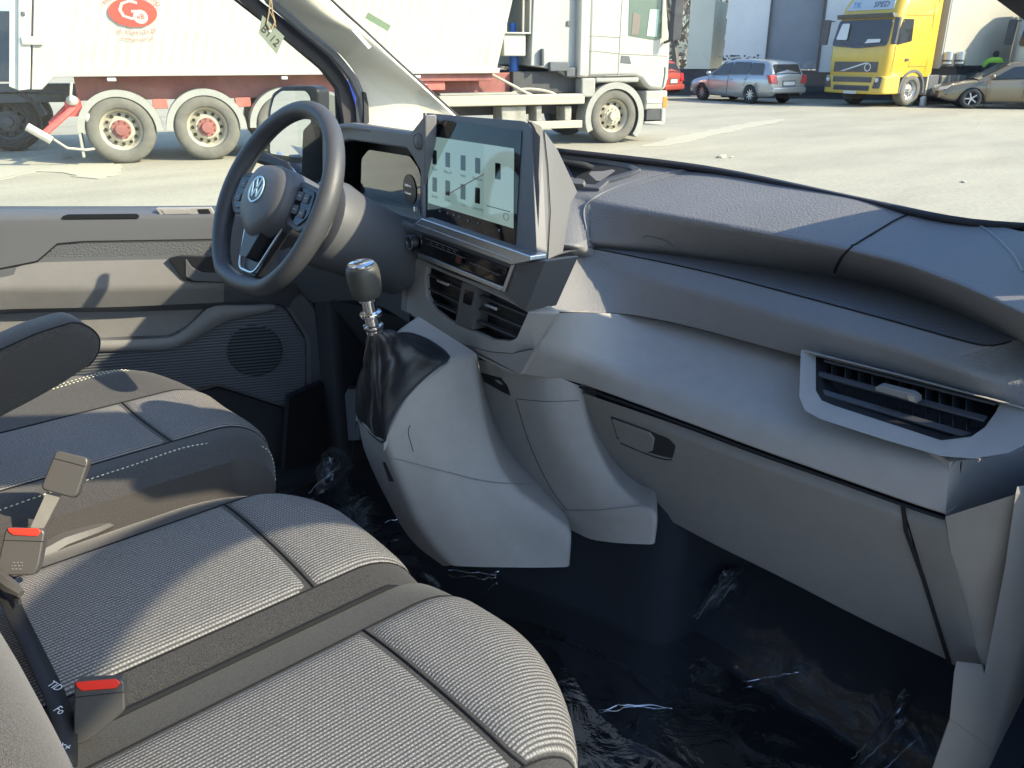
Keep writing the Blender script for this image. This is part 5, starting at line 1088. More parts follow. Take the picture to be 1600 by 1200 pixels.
hp_ = [V3((6.45, .2, 1.30)), V3((6.8, .1, 1.12)), V3((7.2, .05, .93)), V3((7.6, .02, .86)), V3((7.68, .02, .93)), V3((7.4, .05, 1.02)), V3((7.0, .1, 1.04)), V3((6.7, .15, .92))]
mb.tube(resample(hp_, 40), .026, 8); mb.build('suspension_hose', RIMW, trk, local=True)
mb = MB()
for j in range(2):
    c = [V3((6.65+.42*k/60, .5+j*.3+.06*math.cos(k*.9), 1.25-.12*math.sin(math.pi*k/60)+.06*math.sin(k*.9))) for k in range(61)]; mb.tube(c, .010, 5)
mb.build('coiled_hose', DRK, trk, local=True)
rbx(trk, 'side_beam', RIMW, (5.35, 8.28, .0, .25, .76, .95), bev=.02); rbx(trk, 'lower_rail', RIMW, (5.9, 8.25, .02, .1, .32, .46), bev=.01)
rbx(trk, 'frame', DRK, (4.0, 9.0, .75, 1.7, .55, .95)); rbx(trk, 'underframe_box', mat('dusty_box', (.30, .29, .25), .7, var=.3, vscale=6), (6.6, 7.1, .12, .6, .45, .74), (7.3, 7.42, .1, .5, .45, .74), (7.9, 8.05, .1, .5, .45, .72), bev=.02)
rbx(trk, 'catwalk', GRYP, (5.4, 7.2, .1, 1.0, .95, .99)); rbx(trk, 'fifth_wheel_lamp', LRED, (4.85, 5.15, -.02, .05, .98, 1.16))
rbx(trk, 'wheel_arch_panel', GRYP, (8.2, 8.5, .0, .3, .88, 1.23), bev=.03); rbx(trk, 'wheel_arch_panel', GRYP, (8.5, 9.45, .0, .3, 1.14, 1.235), bev=.03)
wheel(trk, 8.95, .20, .52, .33, -1, TYR, RIMW, 10); fender(trk, 8.95, .0, .42, .50, .60, GRYP, -38, 205, .05); wheel(trk, 8.95, 2.2, .52, .33, 1, TYRD, RIMW, 10)
wheel(trk, 4.55, .32, .52, .55, -1, TYR, RIMW, 10); fender(trk, 4.55, .03, .62, .52, .60, GRYP, 0, 180); wheel(trk, 4.55, 2.1, .52, .55, 1, TYRD, RIMW, 10)
rbx(trk, 'bumper', mat('grey_bumper', (.33, .33, .30), .5), (9.62, 10.12, -.0, 2.45, .62, .98), (9.62, 10.10, .0, 2.4, .34, .40), (10.0, 10.1, .0, 2.4, .34, .66), bev=.03)
rbx(trk, 'step', WHT2, (9.64, 10.0, -.012, .1, .74, .82)); rbx(trk, 'step_recess', DRK, (9.66, 9.98, .0, .2, .42, .62)); rbx(trk, 'indicator', LOR, (10.02, 10.11, -.012, .05, .66, .86), bev=.005); rbx(trk, 'head_lamp', LWH, (10.05, 10.135, .08, .5, .70, .92), bev=.01)
# ---------------------------------------------------------------- dark trailer behind, at the left edge
dk = thing('dark_trailer', 'dark grey trailer in shade behind the tipper trailer tail', 'trailer', on(22, 237, 'z', 0), TA)
rbx(dk, 'chassis', DGR, (-5, 1.1, 0, .35, .84, 1.0), (-5, 1.1, -.05, .25, 1.02, 1.16), (-5, 1.1, 1.9, 2.2, .84, 1.1)); rbx(dk, 'side_wall', mat('grey_tarpaulin', (.14, .16, .17), .6, var=.1, vscale=2), (-7, .55, 0, 2.45, 1.2, 2.35), bev=.02)
wheel(dk, 0, .2, .52, .36, -1, TYRD, DGR, 10); wheel(dk, 0, 2.2, .52, .36, 1, TYRD, DGR, 10); wheel(dk, -1.31, .2, .52, .36, -1, TYRD, DGR, 10); fender(dk, 0, 0, .4, .5, .6, DRK, 10, 170)
# ---------------------------------------------------------------- cars
def car(name, label, pos, rz, paint, kind, grp=None):
    r = thing(name, label, 'car', pos, rz, group=grp)     # local x forward, origin under the middle
    Lh = 2.33; rows = []
    if kind == 'estate': st_ = [(-2.33, .70, .38, .78), (-2.28, .80, .30, .98), (-2.0, .86, .25, 1.0), (-1.0, .87, .2, .97), (0, .87, .2, .95), (.9, .87, .2, .93), (1.15, .86, .2, .90), (1.8, .84, .22, .80), (2.15, .78, .28, .70), (2.32, .62, .36, .58)]
    else: st_ = [(-2.33, .70, .38, .80), (-2.2, .80, .30, .95), (-1.7, .86, .25, .97), (-1.0, .87, .2, .95), (0, .87, .2, .92), (.9, .87, .2, .90), (1.2, .86, .2, .86), (1.8, .84, .22, .76), (2.15, .78, .28, .66), (2.32, .62, .36, .54)]
    for x, hw, zl, zh in st_:
        pts = [(-hw*.80, zl), (-hw*.96, zl+.06), (-hw, zl+.18), (-hw*1.0, zh-.22), (-hw*.96, zh-.05), (-hw*.86, zh), (0, zh+.03)]
        pts = pts+[(-y, z) for y, z in pts[-2::-1]]; rows.append([V3((x, y, z)) for y, z in pts])
    rows = [[rows[k][j] for k in range(len(rows))] for j in range(len(rows[0]))]
    rows = [resample(q, 40) for q in rows]
    for q in rows:      # wheel arches pressed into the sides
        for p in q:
            for wx in (-1.33, 1.36):
                d = math.hypot(p.x-wx, p.z-.31)
                if d < .36 and p.z < .7 and abs(p.y) > .5: p.z = max(p.z, .31+math.sqrt(max(.36**2-(p.x-wx)**2, 0))*.98)
    mb = MB(); mb.grid(rows); n_ = len(rows[0])
    for e in (0, n_-1): mb.add([q[e] for q in rows], [list(range(len(rows)))])
    body = mb.build('body', paint, r, local=True, ang=60)
    if kind == 'estate': gh = [(-2.24, .72, .97, 1.02), (-2.02, .74, .97, 1.36), (-1.80, .745, .97, 1.43), (-.8, .75, .95, 1.48), (.1, .74, .93, 1.45), (.35, .74, .93, 1.38), (1.18, .74, .90, .92)]
    else: gh = [(-1.95, .72, .95, .97), (-1.3, .74, .95, 1.32), (-.9, .745, .94, 1.40), (-.2, .75, .92, 1.43), (.3, .74, .91, 1.38), (1.22, .74, .87, .89)]
    rows = []
    for x, hw, zb, zt in gh:
        k = 1-.22*(zt-zb)/.5; rows.append([V3((x, -hw*1.06, zb-.03)), V3((x, -hw*k, zt-.02)), V3((x, -hw*k+.07, zt+.01)), V3((x, 0, zt+.035)), V3((x, hw*k-.07, zt+.01)), V3((x, hw*k, zt-.02)), V3((x, hw*1.06, zb-.03))])
    mb = MB(); mb.grid(rows); mb.build('roof', paint, body, local=True, ang=50)
    def sy(z, zb=.94): return .79-.22*.75*(z-zb)/.5*1.02+.012
    def sidewin(nm, pts):
        for s in (-1, 1):
            mb = MB(); mb.slab(rnd([V3((x, s*sy(z), z)) for x, z in pts], .04), V3((0, -s*.02, 0))); mb.build(nm, WIN, body, local=True)
    if kind == 'estate':
        sidewin('side_window', [(-1.85, .99), (-1.15, .985), (-1.15, 1.38), (-1.72, 1.36)]); sidewin('side_window', [(-1.09, .985), (-.15, .97), (-.20, 1.40), (-1.09, 1.39)]); sidewin('side_window', [(-.08, .97), (.95, .945), (.32, 1.33), (-.12, 1.39)])
        mb = MB(); mb.slab(rnd([V3((-2.262, -.62, .99)), V3((-2.262, .62, .99)), V3((-2.085, .56, 1.33)), V3((-2.085, -.56, 1.33))], .05), V3((.03, 0, -.01))); mb.build('rear_window', WIN, body, local=True)
        for s in (-1, 1):
            mb = MB(); mb.slab(rnd([V3((-2.375, s*.52, .70)), V3((-2.355, s*.80, .70)), V3((-2.28, s*.86, .98)), V3((-2.335, s*.60, .98))], .03), V3((.12, s*.04, 0))); mb.build('tail_lamp', LRED, body, local=True, bevel=.01)
        mb = MB(); mb.box(-2.352, -2.33, -.26, .26, .64, .76); mb.build('number_plate', PLT, body, local=True); mb = MB(); mb.box(-2.345, -2.30, -.3, .3, .60, .80); mb.build('plate_recess', DGR, body, local=True)
        mb = MB(); mb.box(-2.42, -2.2, -.78, .78, .38, .58); mb.build('rear_bumper', paint, body, local=True, bevel=.05)
    else:
        sidewin('side_window', [(-1.25, .96), (-.35, .95), (-.40, 1.33), (-1.0, 1.30)]); sidewin('side_window', [(-.28, .95), (.85, .925), (.25, 1.28), (-.33, 1.33)])
        for s in (-1, 1):
            mb = MB(); mb.slab(rnd([V3((2.18, s*.80, .60)), V3((2.33, s*.55, .54)), V3((2.30, s*.52, .66)), V3((2.05, s*.80, .72))], .02), V3((-.05, 0, .01))); mb.build('head_lamp', LWH, body, local=True)
    # windscreen
    a = gh[-1]; b = gh[-3]
    mb = MB(); mb.slab([V3((1.10, -.66, .95)), V3((1.10, .66, .95)), V3((.40, .56, 1.375)), V3((.40, -.56, 1.375))], V3((-.01, 0, .03))); mb.build('windscreen', WIN, body, local=True)
    for s in (-1, 1):
        mb = MB(); mb.ell((.88, s*.95, 1.0), (.09, .11, .075)); mb.build('door_mirror', paint, body, local=True)
        for x in (-1.33, 1.36): wheel(r, x, s*.76, .315, .21, s, TYRD, ALU, 9 if kind == 'estate' else 5, style='car')
        mb = MB()
        for x in ((-.12, .30), (-1.12, .45) if kind == 'estate' else (-.35, .45)): pass
        mb.tube([V3((-.11, s*.876, .32)), V3((-.12, s*.876, .7)), V3((-.12, s*.855, .93))], .006, 4); mb.tube([V3((.95, s*.87, .35)), V3((1.0, s*.86, .88))], .006, 4); mb.tube([V3((-1.0, s*.876, .6)), V3((-1.12, s*.862, .93))], .006, 4)
        mb.build('door_gap', HLE, body, local=True)
        mb = MB(); mb.box(-.34, -.2, s*.87, s*.895, .80, .825); mb.box(-1.02, -.9, s*.87, s*.895, .82, .845); mb.build('door_handle', paint, body, local=True)
    return r
wr_ = on(1171, 162, 'z', 0); ea = R(75); est = Vv((math.cos(ea), math.sin(ea), 0)); esl = Vv((-math.sin(ea), math.cos(ea), 0))
cpos = wr_+est*1.33-esl*.80
car('parked_car', 'silver estate car parked in front of the warehouse wall', cpos, ea, SLV, 'estate')
fr_ = on(1514, 170, 'z', 0); sa = R(123); se = Vv((math.cos(sa), math.sin(sa), 0)); sl_ = Vv((-math.sin(sa), math.cos(sa), 0))
car('parked_car', 'beige-gold saloon car cut off by the right edge, in front of the man', fr_-se*1.36-sl_*.80, sa, BEI, 'saloon')
oc = on(1066, 155.5, 'z', 0); oa = R(100)
car('parked_car', 'small red car mostly hidden behind the white tractor cab, only its tail showing', oc+Vv((math.cos(oa), math.sin(oa), 0))*2.3+Vv((-math.sin(oa), math.cos(oa), 0))*.87, oa, mat('dull_red_car', (.30, .05, .035), .4), 'estate')
# ---------------------------------------------------------------- yellow truck and others of its build
def cabover(name, label, pos, rz, paint, bump, trailer=True, banner=True):
    r = thing(name, label, 'truck', pos, rz)
    # rounded cab: stations in height
    rows = []
    for z, fx, hw in ((.95, -.02, 1.20), (1.5, 0, 1.24), (2.0, -.03, 1.24), (2.75, -.22, 1.20), (3.1, -.34, 1.18), (3.55, -.62, 1.12), (3.85, -1.1, 1.0)):
        P = rnd([V3((-2.25, hw, z)), V3((fx, hw, z)), V3((fx, -hw, z)), V3((-2.25, -hw, z))], [0, .34, .34, 0], seg=8); rows.append(P)
    mb = MB(); mb.grid(rows, close_u=True); b0 = len(mb.v); mb.add(rows[-1], [list(range(len(rows[-1])))]); mb.add(rows[0], [list(range(len(rows[0])))[::-1]])
    cab = mb.build('cab', paint, r, local=True, ang=35)
    mb = MB(); mb.slab(rnd([V3((.02, 1.10, 1.92)), V3((.03, 0, 1.84)), V3((.02, -1.10, 1.92)), V3((-.185, -1.06, 2.72)), V3((-.185, 1.06, 2.72))], .12), V3((-.04, 0, 0))); ws = mb.build('windscreen', WIN, cab, local=True)
    mb = MB(); mb.slab(rnd([V3((-.01, -.95, 2.12)), V3((-.01, -.50, 2.10)), V3((-.13, -.55, 2.62)), V3((-.13, -.86, 2.62))], .06), V3((-.01, 0, 0)));
    for p in mb.v: p.x += .035
    mb.slab([V3((.035, .25, 1.99)), V3((.035, .85, 2.02)), V3((.02, .85, 2.12)), V3((.015, .35, 2.12))], V3((-.005, 0, 0))); mb.build('dash_papers', PLT, ws, local=True)
    mb = MB(); mb.tube([V3((.045, -.2, 1.92)), V3((.02, -.75, 2.02))], .012, 4); mb.tube([V3((.045, .5, 1.92)), V3((.02, -.05, 2.02))], .012, 4); mb.build('wiper', DRK, ws, local=True)
    mb = MB(); mb.slab([V3((-.10, 1.13, 2.76)), V3((-.10, -1.13, 2.76)), V3((-.05, -1.1, 2.90)), V3((-.05, 1.1, 2.90))], V3((-.22, 0, 0))); mb.build('sun_visor', mat('visor_'+name, (.06, .06, .05), .4), cab, local=True, bevel=.02)
    if banner:
        mb = MB(); mb.slab(rnd([V3((-.29, .92, 3.02)), V3((-.29, -.92, 3.02)), V3((-.46, -.84, 3.36)), V3((-.46, .84, 3.36))], .04), V3((-.04, 0, -.02))); bn = mb.build('name_board', mat('board_pale', (.42, .46, .48), .4), cab, local=True)
        up_ = V3((-.17, 0, .34)).normalized()
        mb = MB(); text_on(mb, 'SPED', .27, (-.36, .40, 3.17), (0, 1, 0), up_, lift=.01); mb.build('board_lettering', mat('board_navy', (.03, .05, .12), .5), bn, local=True)
        mb = MB(); text_on(mb, 'TK', .29, (-.36, -.58, 3.17), (0, 1, 0), up_, lift=.01); mb.build('board_lettering', mat('board_blue', (.05, .25, .55), .5), bn, local=True)
        mb = MB(); mb.slab([V3((-.315, -.25, 3.06)), V3((-.315, .1, 3.06)), V3((-.42, .2, 3.28)), V3((-.40, -.1, 3.24))], V3((-.02, 0, 0))); mb.build('board_stripe', mat('board_red', (.6, .1, .06), .5), bn, local=True)
    gl2 = MB(); gl2.box(.0, .03, -.88, .88, 1.10, 1.42); gp = gl2.build('grille', DRK, cab, local=True, bevel=.01)
    mb = MB(); mb.slab([V3((.045, -.6, 1.12)), V3((.045, -.45, 1.12)), V3((.045, .55, 1.40)), V3((.045, .40, 1.40))], V3((-.01, 0, 0))); mb.lathe([(.10, .0), (.13, .0), (.13, .012), (.10, .012)], (.035, .52, 1.25), (1, 0, 0), 24, cap=False); mb.build('badge', ALU, gp, local=True)
    # side details
    for s in (-1, 1):
        mb = MB(); mb.slab(rnd([V3((-.30, s*1.245, 1.93)), V3((-1.02, s*1.245, 2.05)), V3((-1.02, s*1.215, 2.72)), V3((-.50, s*1.20, 2.72)), V3((-.36, s*1.235, 2.35))], .05), V3((0, -s*.02, 0))); mb.build('side_window', WIN, cab, local=True)
        mb = MB()
        for a, b in (((-.28, 1.10), (-.28, 1.9)), ((-1.10, 1.25), (-1.10, 2.85)), ((-2.0, 1.1), (-2.0, 3.5)), ((-1.1, 1.95), (-2.0, 1.95)), ((-1.1, 1.3), (-2.0, 1.3)), ((-.4, 2.85), (-2.2, 2.85))):
            mb.tube([V3((a[0], s*(1.245 if a[1] < 2 else 1.235), a[1])), V3((b[0], s*(1.245 if b[1] < 2.2 else 1.20), b[1]))], .009, 4)
        mb.build('panel_gap', bump, cab, local=True)
        mb = MB(); mb.box(-1.0, -.84, s*1.24, s*1.27, 1.45, 1.52); mb.build('door_handle', DRK, cab, local=True)
        mb = MB(); mb.slab(rnd([V3((.10, s*1.30, 1.95)), V3((.16, s*1.52, 1.95)), V3((.10, s*1.52, 2.75)), V3((.04, s*1.30, 2.75))], .05), V3((-.10, 0, 0))); mb.tube([V3((-.1, s*1.2, 2.7)), V3((.05, s*1.36, 2.7))], .02, 5); mb.build('door_mirror', DRK, cab, local=True)
    mb = MB(); mb.slab(rnd([V3((-.75, 1.25, .42)), V3((.06, 1.25, .42)), V3((.10, 0, .40)), V3((.06, -1.25, .42)), V3((-.75, -1.25, .42))], [0, .25, .1, .25, 0], seg=6), V3((0, 0, .56))); bm_ = mb.build('bumper', bump, r, local=True, bevel=.04)
    mb = MB(); mb.box(.085, .11, -.78, .78, .78, .95); mb.box(.085, .11, -.72, .72, .52, .68); mb.build('bumper_grille', DRK, bm_, local=True)
    for s in (-1, 1):
        mb = MB(); mb.slab(rnd([V3((.085, s*.85, .60)), V3((.06, s*1.12, .60)), V3((.03, s*1.16, .96)), V3((.085, s*.95, .96))], .03), V3((.02, 0, 0))); mb.build('head_lamp', DRK, bm_, local=True)
        mb = MB(); mb.lathe([(0, .01), (.07, .01), (.07, 0)], (.10, s*1.0, .86), (1, 0, 0), 14); mb.build('lamp_lens', LWH, bm_, local=True)
    mb = MB(); mb.box(.10, .125, -.26, .26, .41, .50); mb.build('number_plate', PLT, bm_, local=True)
    for s in (-1, 1):
        wheel(r, -1.42, s*1.04, .52, .33, s, TYR, ALU, 10); wheel(r, -5.1, s*.98, .52, .5, s, TYR, ALU, 10)
        mb = MB(); P = []
        for i in range(15):
            a = R(-8+196*i/14); P.append((math.cos(a), math.sin(a)))
        Q = [V3((-1.42+c*.66, s*1.2, .52+d*.66)) for c, d in P]+[V3((-1.42+c*.58, s*1.2, .52+d*.58)) for c, d in P[::-1]]; mb.slab(Q, V3((0, s*.04, 0))); mb.build('mudguard', DGR, r, local=True)
        mb = MB(); mb.slab(rnd([V3((-2.95, s*1.22, .42)), V3((-4.35, s*1.22, .42)), V3((-4.35, s*1.22, .98)), V3((-2.95, s*1.22, .98))], .08), V3((0, -s*.5, 0))); tk = mb.build('fuel_tank', GRN, r, local=True, bevel=.04)
        mb = MB(); mb.box(-3.4, -3.32, s*1.225, s*1.24, .42, .98); mb.box(-3.9, -3.82, s*1.225, s*1.24, .42, .98); mb.build('tank_strap', RIMW, tk, local=True)
        mb = MB(); mb.box(-2.85, -2.32, s*.85, s*1.2, .42, 1.0); mb.build('battery_box', DGR, r, local=True, bevel=.03)
        mb = MB(); mb.box(-2.3, -2.22, s*.9, s*1.2, .35, 1.05); mb.build('mud_flap', RIMW, r, local=True)
    mb = MB(); mb.box(-6.0, -.8, -.45, .45, .6, .95); mb.build('frame', DRK, r, local=True)
    mb = MB(); mb.box(-2.42, -2.2, -1.18, 1.18, 1.0, 3.7); mb.build('cab_rear_wall', paint, r, local=True, bevel=.04)
    return r
CREAM = mat('cream_box_body', (.39, .372, .31), .55, var=.05, vscale=1)
ta = R(167.7); tx = Vv((math.cos(ta), math.sin(ta), 0)); ty = Vv((-math.sin(ta), math.cos(ta), 0))
wl = on(1416, 166.5, 'z', 0); tpos = wl+tx*1.42-ty*1.15
cabover('yellow_truck', 'yellow tractor unit with name board above its windscreen', tpos, ta, YEL, YELD)
def boxtrailer(label, pos, rz):
    r = thing('box_trailer', label, 'trailer', pos, rz)
    rbx(r, 'box_body', CREAM, (-13.2, 0, -1.26, 1.26, 1.28, 3.95), bev=.02)
    rbx(r, 'front_wall', mat('grey_front_wall', (.33, .34, .33), .5), (.0, .06, -1.24, 1.24, 1.2, 3.95)); rbx(r, 'chassis', DRK, (-13, -.2, -.5, .5, .95, 1.2)); rbx(r, 'red_rail', REDC, (-13, -2.6, 1.2, 1.27, 1.2, 1.275))
    for x in (-8.6, -9.9, -11.2):
        for s in (-1, 1): wheel(r, x, s*1.05, .52, .36, s, TYRD, ALU, 10)
    mb = MB()
    for s in (-1, 1): mb.tube([V3((-3.2, s*1.0, .05)), V3((-3.2, s*1.0, 1.2))], .06, 6)
    mb.build('landing_leg', DRK, r, local=True); return r
boxtrailer('cream box semi-trailer behind the yellow tractor unit', tpos-tx*2.75, ta)
# two steel kegs on the chassis deck behind the yellow cab
for i, (u, lb) in enumerate(((1481, 'bright steel air tank right behind the yellow cab'), (1500, 'steel air tank farther from the yellow cab'))):
    c = on(u, 90, 'p', tpos+ty*1.32, ty); t_ = thing('air_tank', lb, 'tank', (c.x, c.y, 1.3), ta, group='air tanks behind the yellow cab')
    mb = MB(); mb.lathe([(0, -.22), (.14, -.22), (.19, -.17), (.19, .17), (.14, .22), (0, .22)], (0, 0, .22), (0, 0, 1), 18); mb.build('shell', M['steel'], t_, local=True)
    mb = MB(); mb.lathe([(.195, -.1), (.197, -.07), (.195, -.04)], (0, 0, .22), (0, 0, 1), 18); mb.box(-.15, .15, -.15, .15, -.02, .01); mb.build('band', DRK, t_, local=True)
wp = on(1567, 164.5, 'z', 0); cabover('white_truck', 'white cabover truck cut by the right edge behind the saloon car', wp+ty*1.25, ta+R(4), mat('greenish_white_paint', (.5, .53, .45), .4, coat=.3), mat('grey_green_bumper', (.3, .32, .28), .5), banner=False)
# white canister and a red rag by the yellow truck's wheel
jc = on(1444, 166, 'z', 0); jg = thing('jerrycan', 'small white canister on the ground beside the yellow truck front wheel', 'canister', jc)
mb = MB(); mb.slab(rnd([V3((-.11, 0, 0)), V3((.11, 0, 0)), V3((.11, 0, .26)), V3((.04, 0, .33)), V3((-.11, 0, .30))], .03), V3((0, .14, 0))); mb.build('body', PLT, jg, local=True, bevel=.02)
mb = MB(); mb.tube([V3((.04, .07, .31)), V3((.04, .07, .37))], .03, 8); mb.build('cap', LRED, jg, local=True)
# ---------------------------------------------------------------- man in reflective jacket
HV = mat('hi_vis_lime', (.35, .75, .06), .7); NVY = mat('dark_jacket', (.02, .028, .03), .8); SKN = mat('skin', (.35, .2, .14), .6); HAIR = mat('dark_hair', (.03, .025, .02), .8)
mp_ = on(1541, 162.5, 'z', 0); man = thing('person', 'man in dark jacket with lime reflective shoulders bending behind the saloon car', 'person', mp_, R(20))
vsx = [(0, 0, .92, .15, .12), (0, 0, 1.12, .165, .12), (.02, 0, 1.34, .19, .13), (.05, 0, 1.50, .07, .06), (.07, 0, 1.60, .075, .085), (.08, 0, 1.69, .07, .08),
       (.0, .22, 1.40, .07, .07), (.05, .36, 1.18, .055, .055), (.18, .34, .98, .045, .045), (.0, -.22, 1.40, .07, .07), (.05, -.36, 1.18, .055, .055), (.18, -.34, .98, .045, .045),
       (0, .10, .84, .10, .10), (.02, .12, .48, .07, .07), (0, .13, .09, .05, .05), (.12, .14, .04, .045, .04), (0, -.10, .84, .10, .10), (.02, -.12, .48, .07, .07), (0, -.13, .09, .05, .05), (.12, -.14, .04, .045, .04)]
es = [(0, 1), (1, 2), (2, 3), (3, 4), (4, 5), (2, 6), (6, 7), (7, 8), (2, 9), (9, 10), (10, 11), (0, 12), (12, 13), (13, 14), (14, 15), (0, 16), (16, 17), (17, 18), (18, 19)]
def skin(name, vsx, es, mt, parent, sub=2, rootv=0):
    me = bpy.data.meshes.new(name); me.from_pydata([v[:3] for v in vsx], es, []); o = bpy.data.objects.new(name, me); col.objects.link(o); me.materials.append(mt); o.parent = parent
    m = o.modifiers.new('skin', 'SKIN'); sk = me.skin_vertices
    if not sk: me.skin_vertices
    for i, v in enumerate(vsx): me.skin_vertices[0].data[i].radius = (v[3], v[4])
    me.skin_vertices[0].data[rootv].use_root = True; m.use_smooth_shade = True
    s = o.modifiers.new('sub', 'SUBSURF'); s.levels = sub; s.render_levels = sub; MW[o.name] = MW[parent.name]; return o
def skin_mesh(name, vsx, es, mt, parent, sub=2):
    me = bpy.data.meshes.new(name); me.from_pydata([v[:3] for v in vsx], es, []); o = bpy.data.objects.new(name, me); col.objects.link(o)
    b = bmesh.new(); b.from_mesh(me); ly = b.verts.layers.skin.verify(); b.verts.ensure_lookup_table()
    for i, v in enumerate(vsx): b.verts[i][ly].radius = (v[3], v[4])
    b.verts[0][ly].use_root = True; b.to_mesh(me); b.free()
    m = o.modifiers.new('skin', 'SKIN'); m.use_smooth_shade = True; s = o.modifiers.new('sub', 'SUBSURF'); s.levels = sub; s.render_levels = sub
    dg = bpy.context.evaluated_depsgraph_get(); dg.update(); m2 = bpy.data.meshes.new_from_object(o.evaluated_get(dg)); bpy.data.objects.remove(o)
    for p in m2.polygons: p.use_smooth = True
    o = bpy.data.objects.new(name, m2); col.objects.link(o); m2.materials.clear(); m2.materials.append(mt); o.parent = parent; MW[o.name] = MW[parent.name]; return o
skin_mesh('body', vsx, es, SKN, man)
skin_mesh('jacket', [(0, 0, .88, .19, .15), (0, 0, 1.12, .195, .145), (.02, 0, 1.36, .215, .15), (.04, 0, 1.47, .10, .09), (.0, .23, 1.40, .09, .09), (.05, .37, 1.18, .075, .075), (.17, .345, 1.0, .065, .065), (.0, -.23, 1.40, .09, .09), (.05, -.37, 1.18, .075, .075), (.17, -.345, 1.0, .065, .065)],
          [(0, 1), (1, 2), (2, 3), (2, 4), (4, 5), (5, 6), (2, 7), (7, 8), (8, 9)], NVY, man)
skin_mesh('reflective_yoke', [(.0, 0, 1.45, .13, .13), (-.01, .20, 1.44, .095, .095), (.03, .36, 1.22, .085, .085), (-.01, -.20, 1.44, .095, .095), (.03, -.36, 1.22, .085, .085)], [(0, 1), (1, 2), (0, 3), (3, 4)], HV, man)
mb = MB(); mb.ell((.06, 0, 1.66), (.115, .10, .115)); mb.build('hair', HAIR, man, local=True)
skin_mesh('trousers', [(0, 0, .92, .18, .14), (0, .10, .82, .12, .12), (.02, .12, .48, .09, .09), (0, .13, .12, .08, .08), (0, -.10, .82, .12, .12), (.02, -.12, .48, .09, .09), (0, -.13, .12, .08, .08)], [(0, 1), (1, 2), (2, 3), (0, 4), (4, 5), (5, 6)], NVY, man)
# ---------------------------------------------------------------- warehouse and far things
g0 = on(1128, 152, 'z', 0); g1 = on(1345, 156, 'z', 0); wd_ = (g1-g0).normalized(); wa = math.atan2(wd_.y, wd_.x)
CL = mat('cold_store_cladding', (.66, .665, .64), .5, var=.07, vscale=.8)
wh_ = thing('warehouse', 'pale warehouse with grey loading door above a dark loading dock', 'warehouse', g0, wa)
def wx(u): p = on(u, 120, 'p', g0, Vv((wd_.y, -wd_.x, 0))); return (p-g0).dot(wd_)
x1, x2, x3, x4 = wx(1196), wx(1274), wx(1290), wx(1128)
for q in ((x4, x1-.06, 0, .3, 1.08, 8), (x2+.06, 40, 0, .3, 1.0, 8), (x1-.055, x2+.055, 0, .3, 4.6, 8)): rbx(wh_, 'wall', CL, q, bev=0)
rbx(wh_, 'side_wall', CL, (x4, x4+.3, .32, 14, 1.08, 8), bev=0)
rbx(wh_, 'loading_door', mat('grey_loading_door', (.20, .23, .26), .6, var=.12, vscale=1.2), (x1-.04, x2+.04, .16, .22, 1.15, 4.6), bev=0)
rbx(wh_, 'door_seal', DRK, (x2-.02, x2+.09, -.05, .16, 1.0, 4.6), (x1-.09, x1-.02, -.02, .16, 1.05, 4.6), bev=0)
rbx(wh_, 'dock_base', mat('dark_dock_concrete', (.05, .052, .055), .9, var=.3, vscale=1.5), (x4, 40, .12, .5, 0, 1.06), bev=0)
mb = MB(); mb.box(x1+.1, x2, .05, .16, 1.1, 1.4); mb.build('dock_leveller', mat('worn_leveller', (.25, .27, .28), .7, var=.4, vscale=4), wh_, local=True)
random.seed(3); mb = MB()
for i in range(26):
    x = x1-2.0+random.random()*.9 if i < 18 else x1-.95+random.random()*.6; z = 1.42+random.random()*.16; mb.box(x, x+random.uniform(.03, .14), -.012, -.004, z, z+random.uniform(.02, .07))
mb.build('wall_scuffs', DRK, wh_, local=True)
# wing of the warehouse, partly lit, left of it
bA = thing('cold_store_annex', 'narrow cream annex wall left of the warehouse, top half sunlit', 'building', g0+wd_*-2.4+Vv((.5, .9, 0)), wa)
k0 = (on(1087, 120, 'p', g0, Vv((wd_.y, -wd_.x, 0)))-g0).dot(wd_)
rbx(bA, 'wall', mat('cream_cladding', (.66, .65, .52), .5, var=.04, vscale=1), (2.4+k0, 2.25, .0, 3, 1.08, 3.75), bev=0); rbx(bA, 'dock_base', DRK, (2.4+k0-6, 2.25, .15, 3, 0, 1.05), bev=0)
vt_ = thing('white_trailer', 'white semi-trailer beside the cream annex in the background', 'trailer', g0+wd_*-7.5+Vv((1.5, 3.0, 0)), wa)
rbx(vt_, 'box_body', mat('mauve_white_body', (.52, .50, .54), .5), (-6, 5.0, 0, 2.5, 1.75, 2.72), bev=.03); rbx(vt_, 'lower_panel', mat('pinkish_grime', (.36, .25, .26), .7, var=.4, vscale=3), (-6, 5.0, .1, 2.4, 1.1, 1.7), bev=.02)
for x in (3.6, 2.3): wheel(vt_, x, .2, .5, .3, -1, TYRD, DGR)
BRK = mat('bare_bark', (.13, .115, .10), .9); 
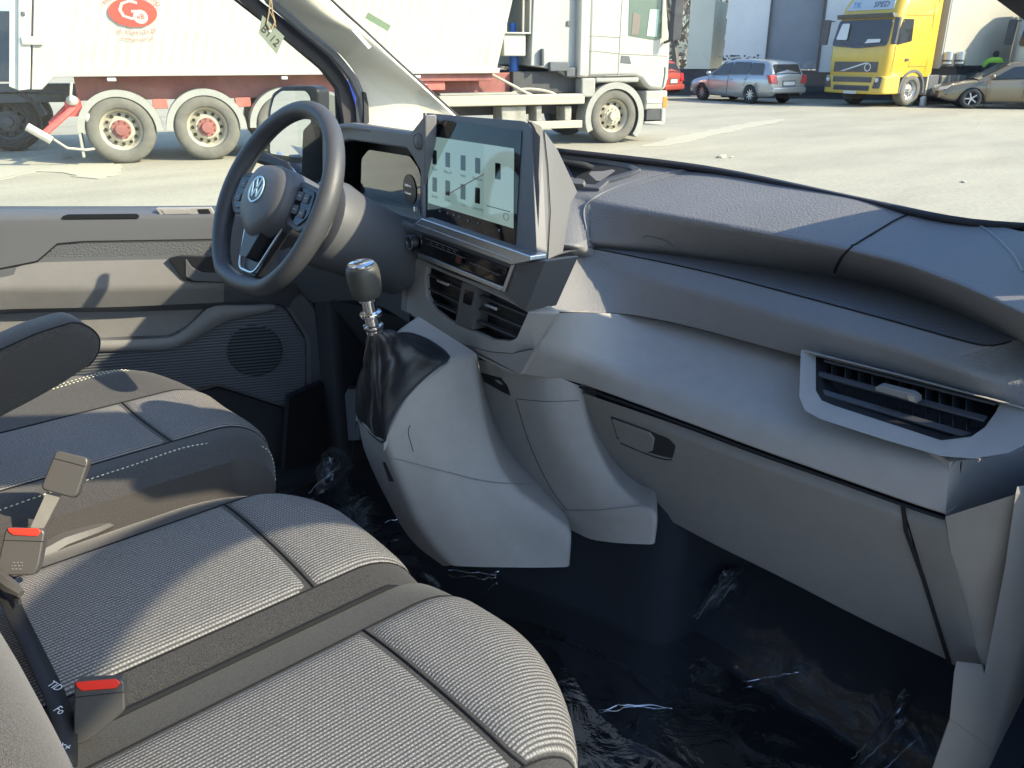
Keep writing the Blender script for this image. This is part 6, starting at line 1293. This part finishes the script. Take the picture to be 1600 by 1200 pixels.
def tree(pos, h, seed, label):
    random.seed(seed); t = thing('bare_tree', label, 'tree', pos, group='bare trees behind the yard')
    mb = MB(); mb2 = MB()
    def br(p, d, l, r, lv, m):
        n = 4; P = [p]; q = p.copy(); dd_ = d.copy()
        for i in range(n):
            dd_ = (dd_+V3((random.uniform(-.14, .14), random.uniform(-.14, .14), random.uniform(-.05, .12)))).normalized(); q = q+dd_*l/n; P.append(q.copy())
        m.tube(P, [r*(1-.6*i/n) for i in range(n+1)], 6 if lv < 2 else 3, cap=False)
        if lv < 5:
            for k in range(3 if lv < 4 else 2):
                i = random.randint(1 if lv else 2, n); e = (dd_+V3((random.uniform(-.9, .9), random.uniform(-.9, .9), random.uniform(-.1, .5)))).normalized()
                br(P[i], e, l*random.uniform(.5, .72), max(r*.5, .008), lv+1, mb2)
    br(V3((0, 0, 0)), V3((0, 0, 1)), h*.5, h*.022, 0, mb); 
    for k in range(5): br(V3((0, 0, h*(.2+.06*k))), V3((random.uniform(-1, 1), random.uniform(-1, 1), .8)).normalized(), h*.32, h*.01, 1, mb2)
    mb.build('trunk', BRK, t, local=True); mb2.build('branches', BRK, t, local=True, merge=False, solid=-1)
tl = ['tall bare tree behind the white tractor cab', 'bare forked tree behind the cream annex', 'bare tree above the white semi-trailer', 'bare tree left of the cream annex', 'distant bare tree behind the tipper front']
for i, (u, d, h) in enumerate(((1060, 58, 11), (1120, 62, 10), (1075, 66, 9), (1100, 70, 12), (815, 60, 10))):
    r_ = ray(u, 85); r_.z = 0; r_.normalize(); tree(CAM*0+r_*d, h, 40+i, tl[i])
mb = MB(); random.seed(5)
for i in range(2600):
    u = random.uniform(500, 1700); d = random.uniform(95, 120); r_ = ray(u, 85); r_.z = 0; r_.normalize(); p = r_*d; z = abs(random.gauss(0, 3.2)); s_ = random.uniform(.4, 1.1)
    a, b, c = [V3((random.uniform(-s_, s_), random.uniform(-s_, s_), random.uniform(-s_, s_))) for _ in range(3)]; mb.add([p+V3((0, 0, z))+q_ for q_ in (a, b, c)], [[0, 1, 2]])
tag(mb.build('far_woodland', mat('winter_scrub', (.14, .125, .105), .95), merge=False, solid=-1), 'grey-brown winter scrub far beyond the yard', 'woodland', kind='stuff')
# thin dust in the air over the yard
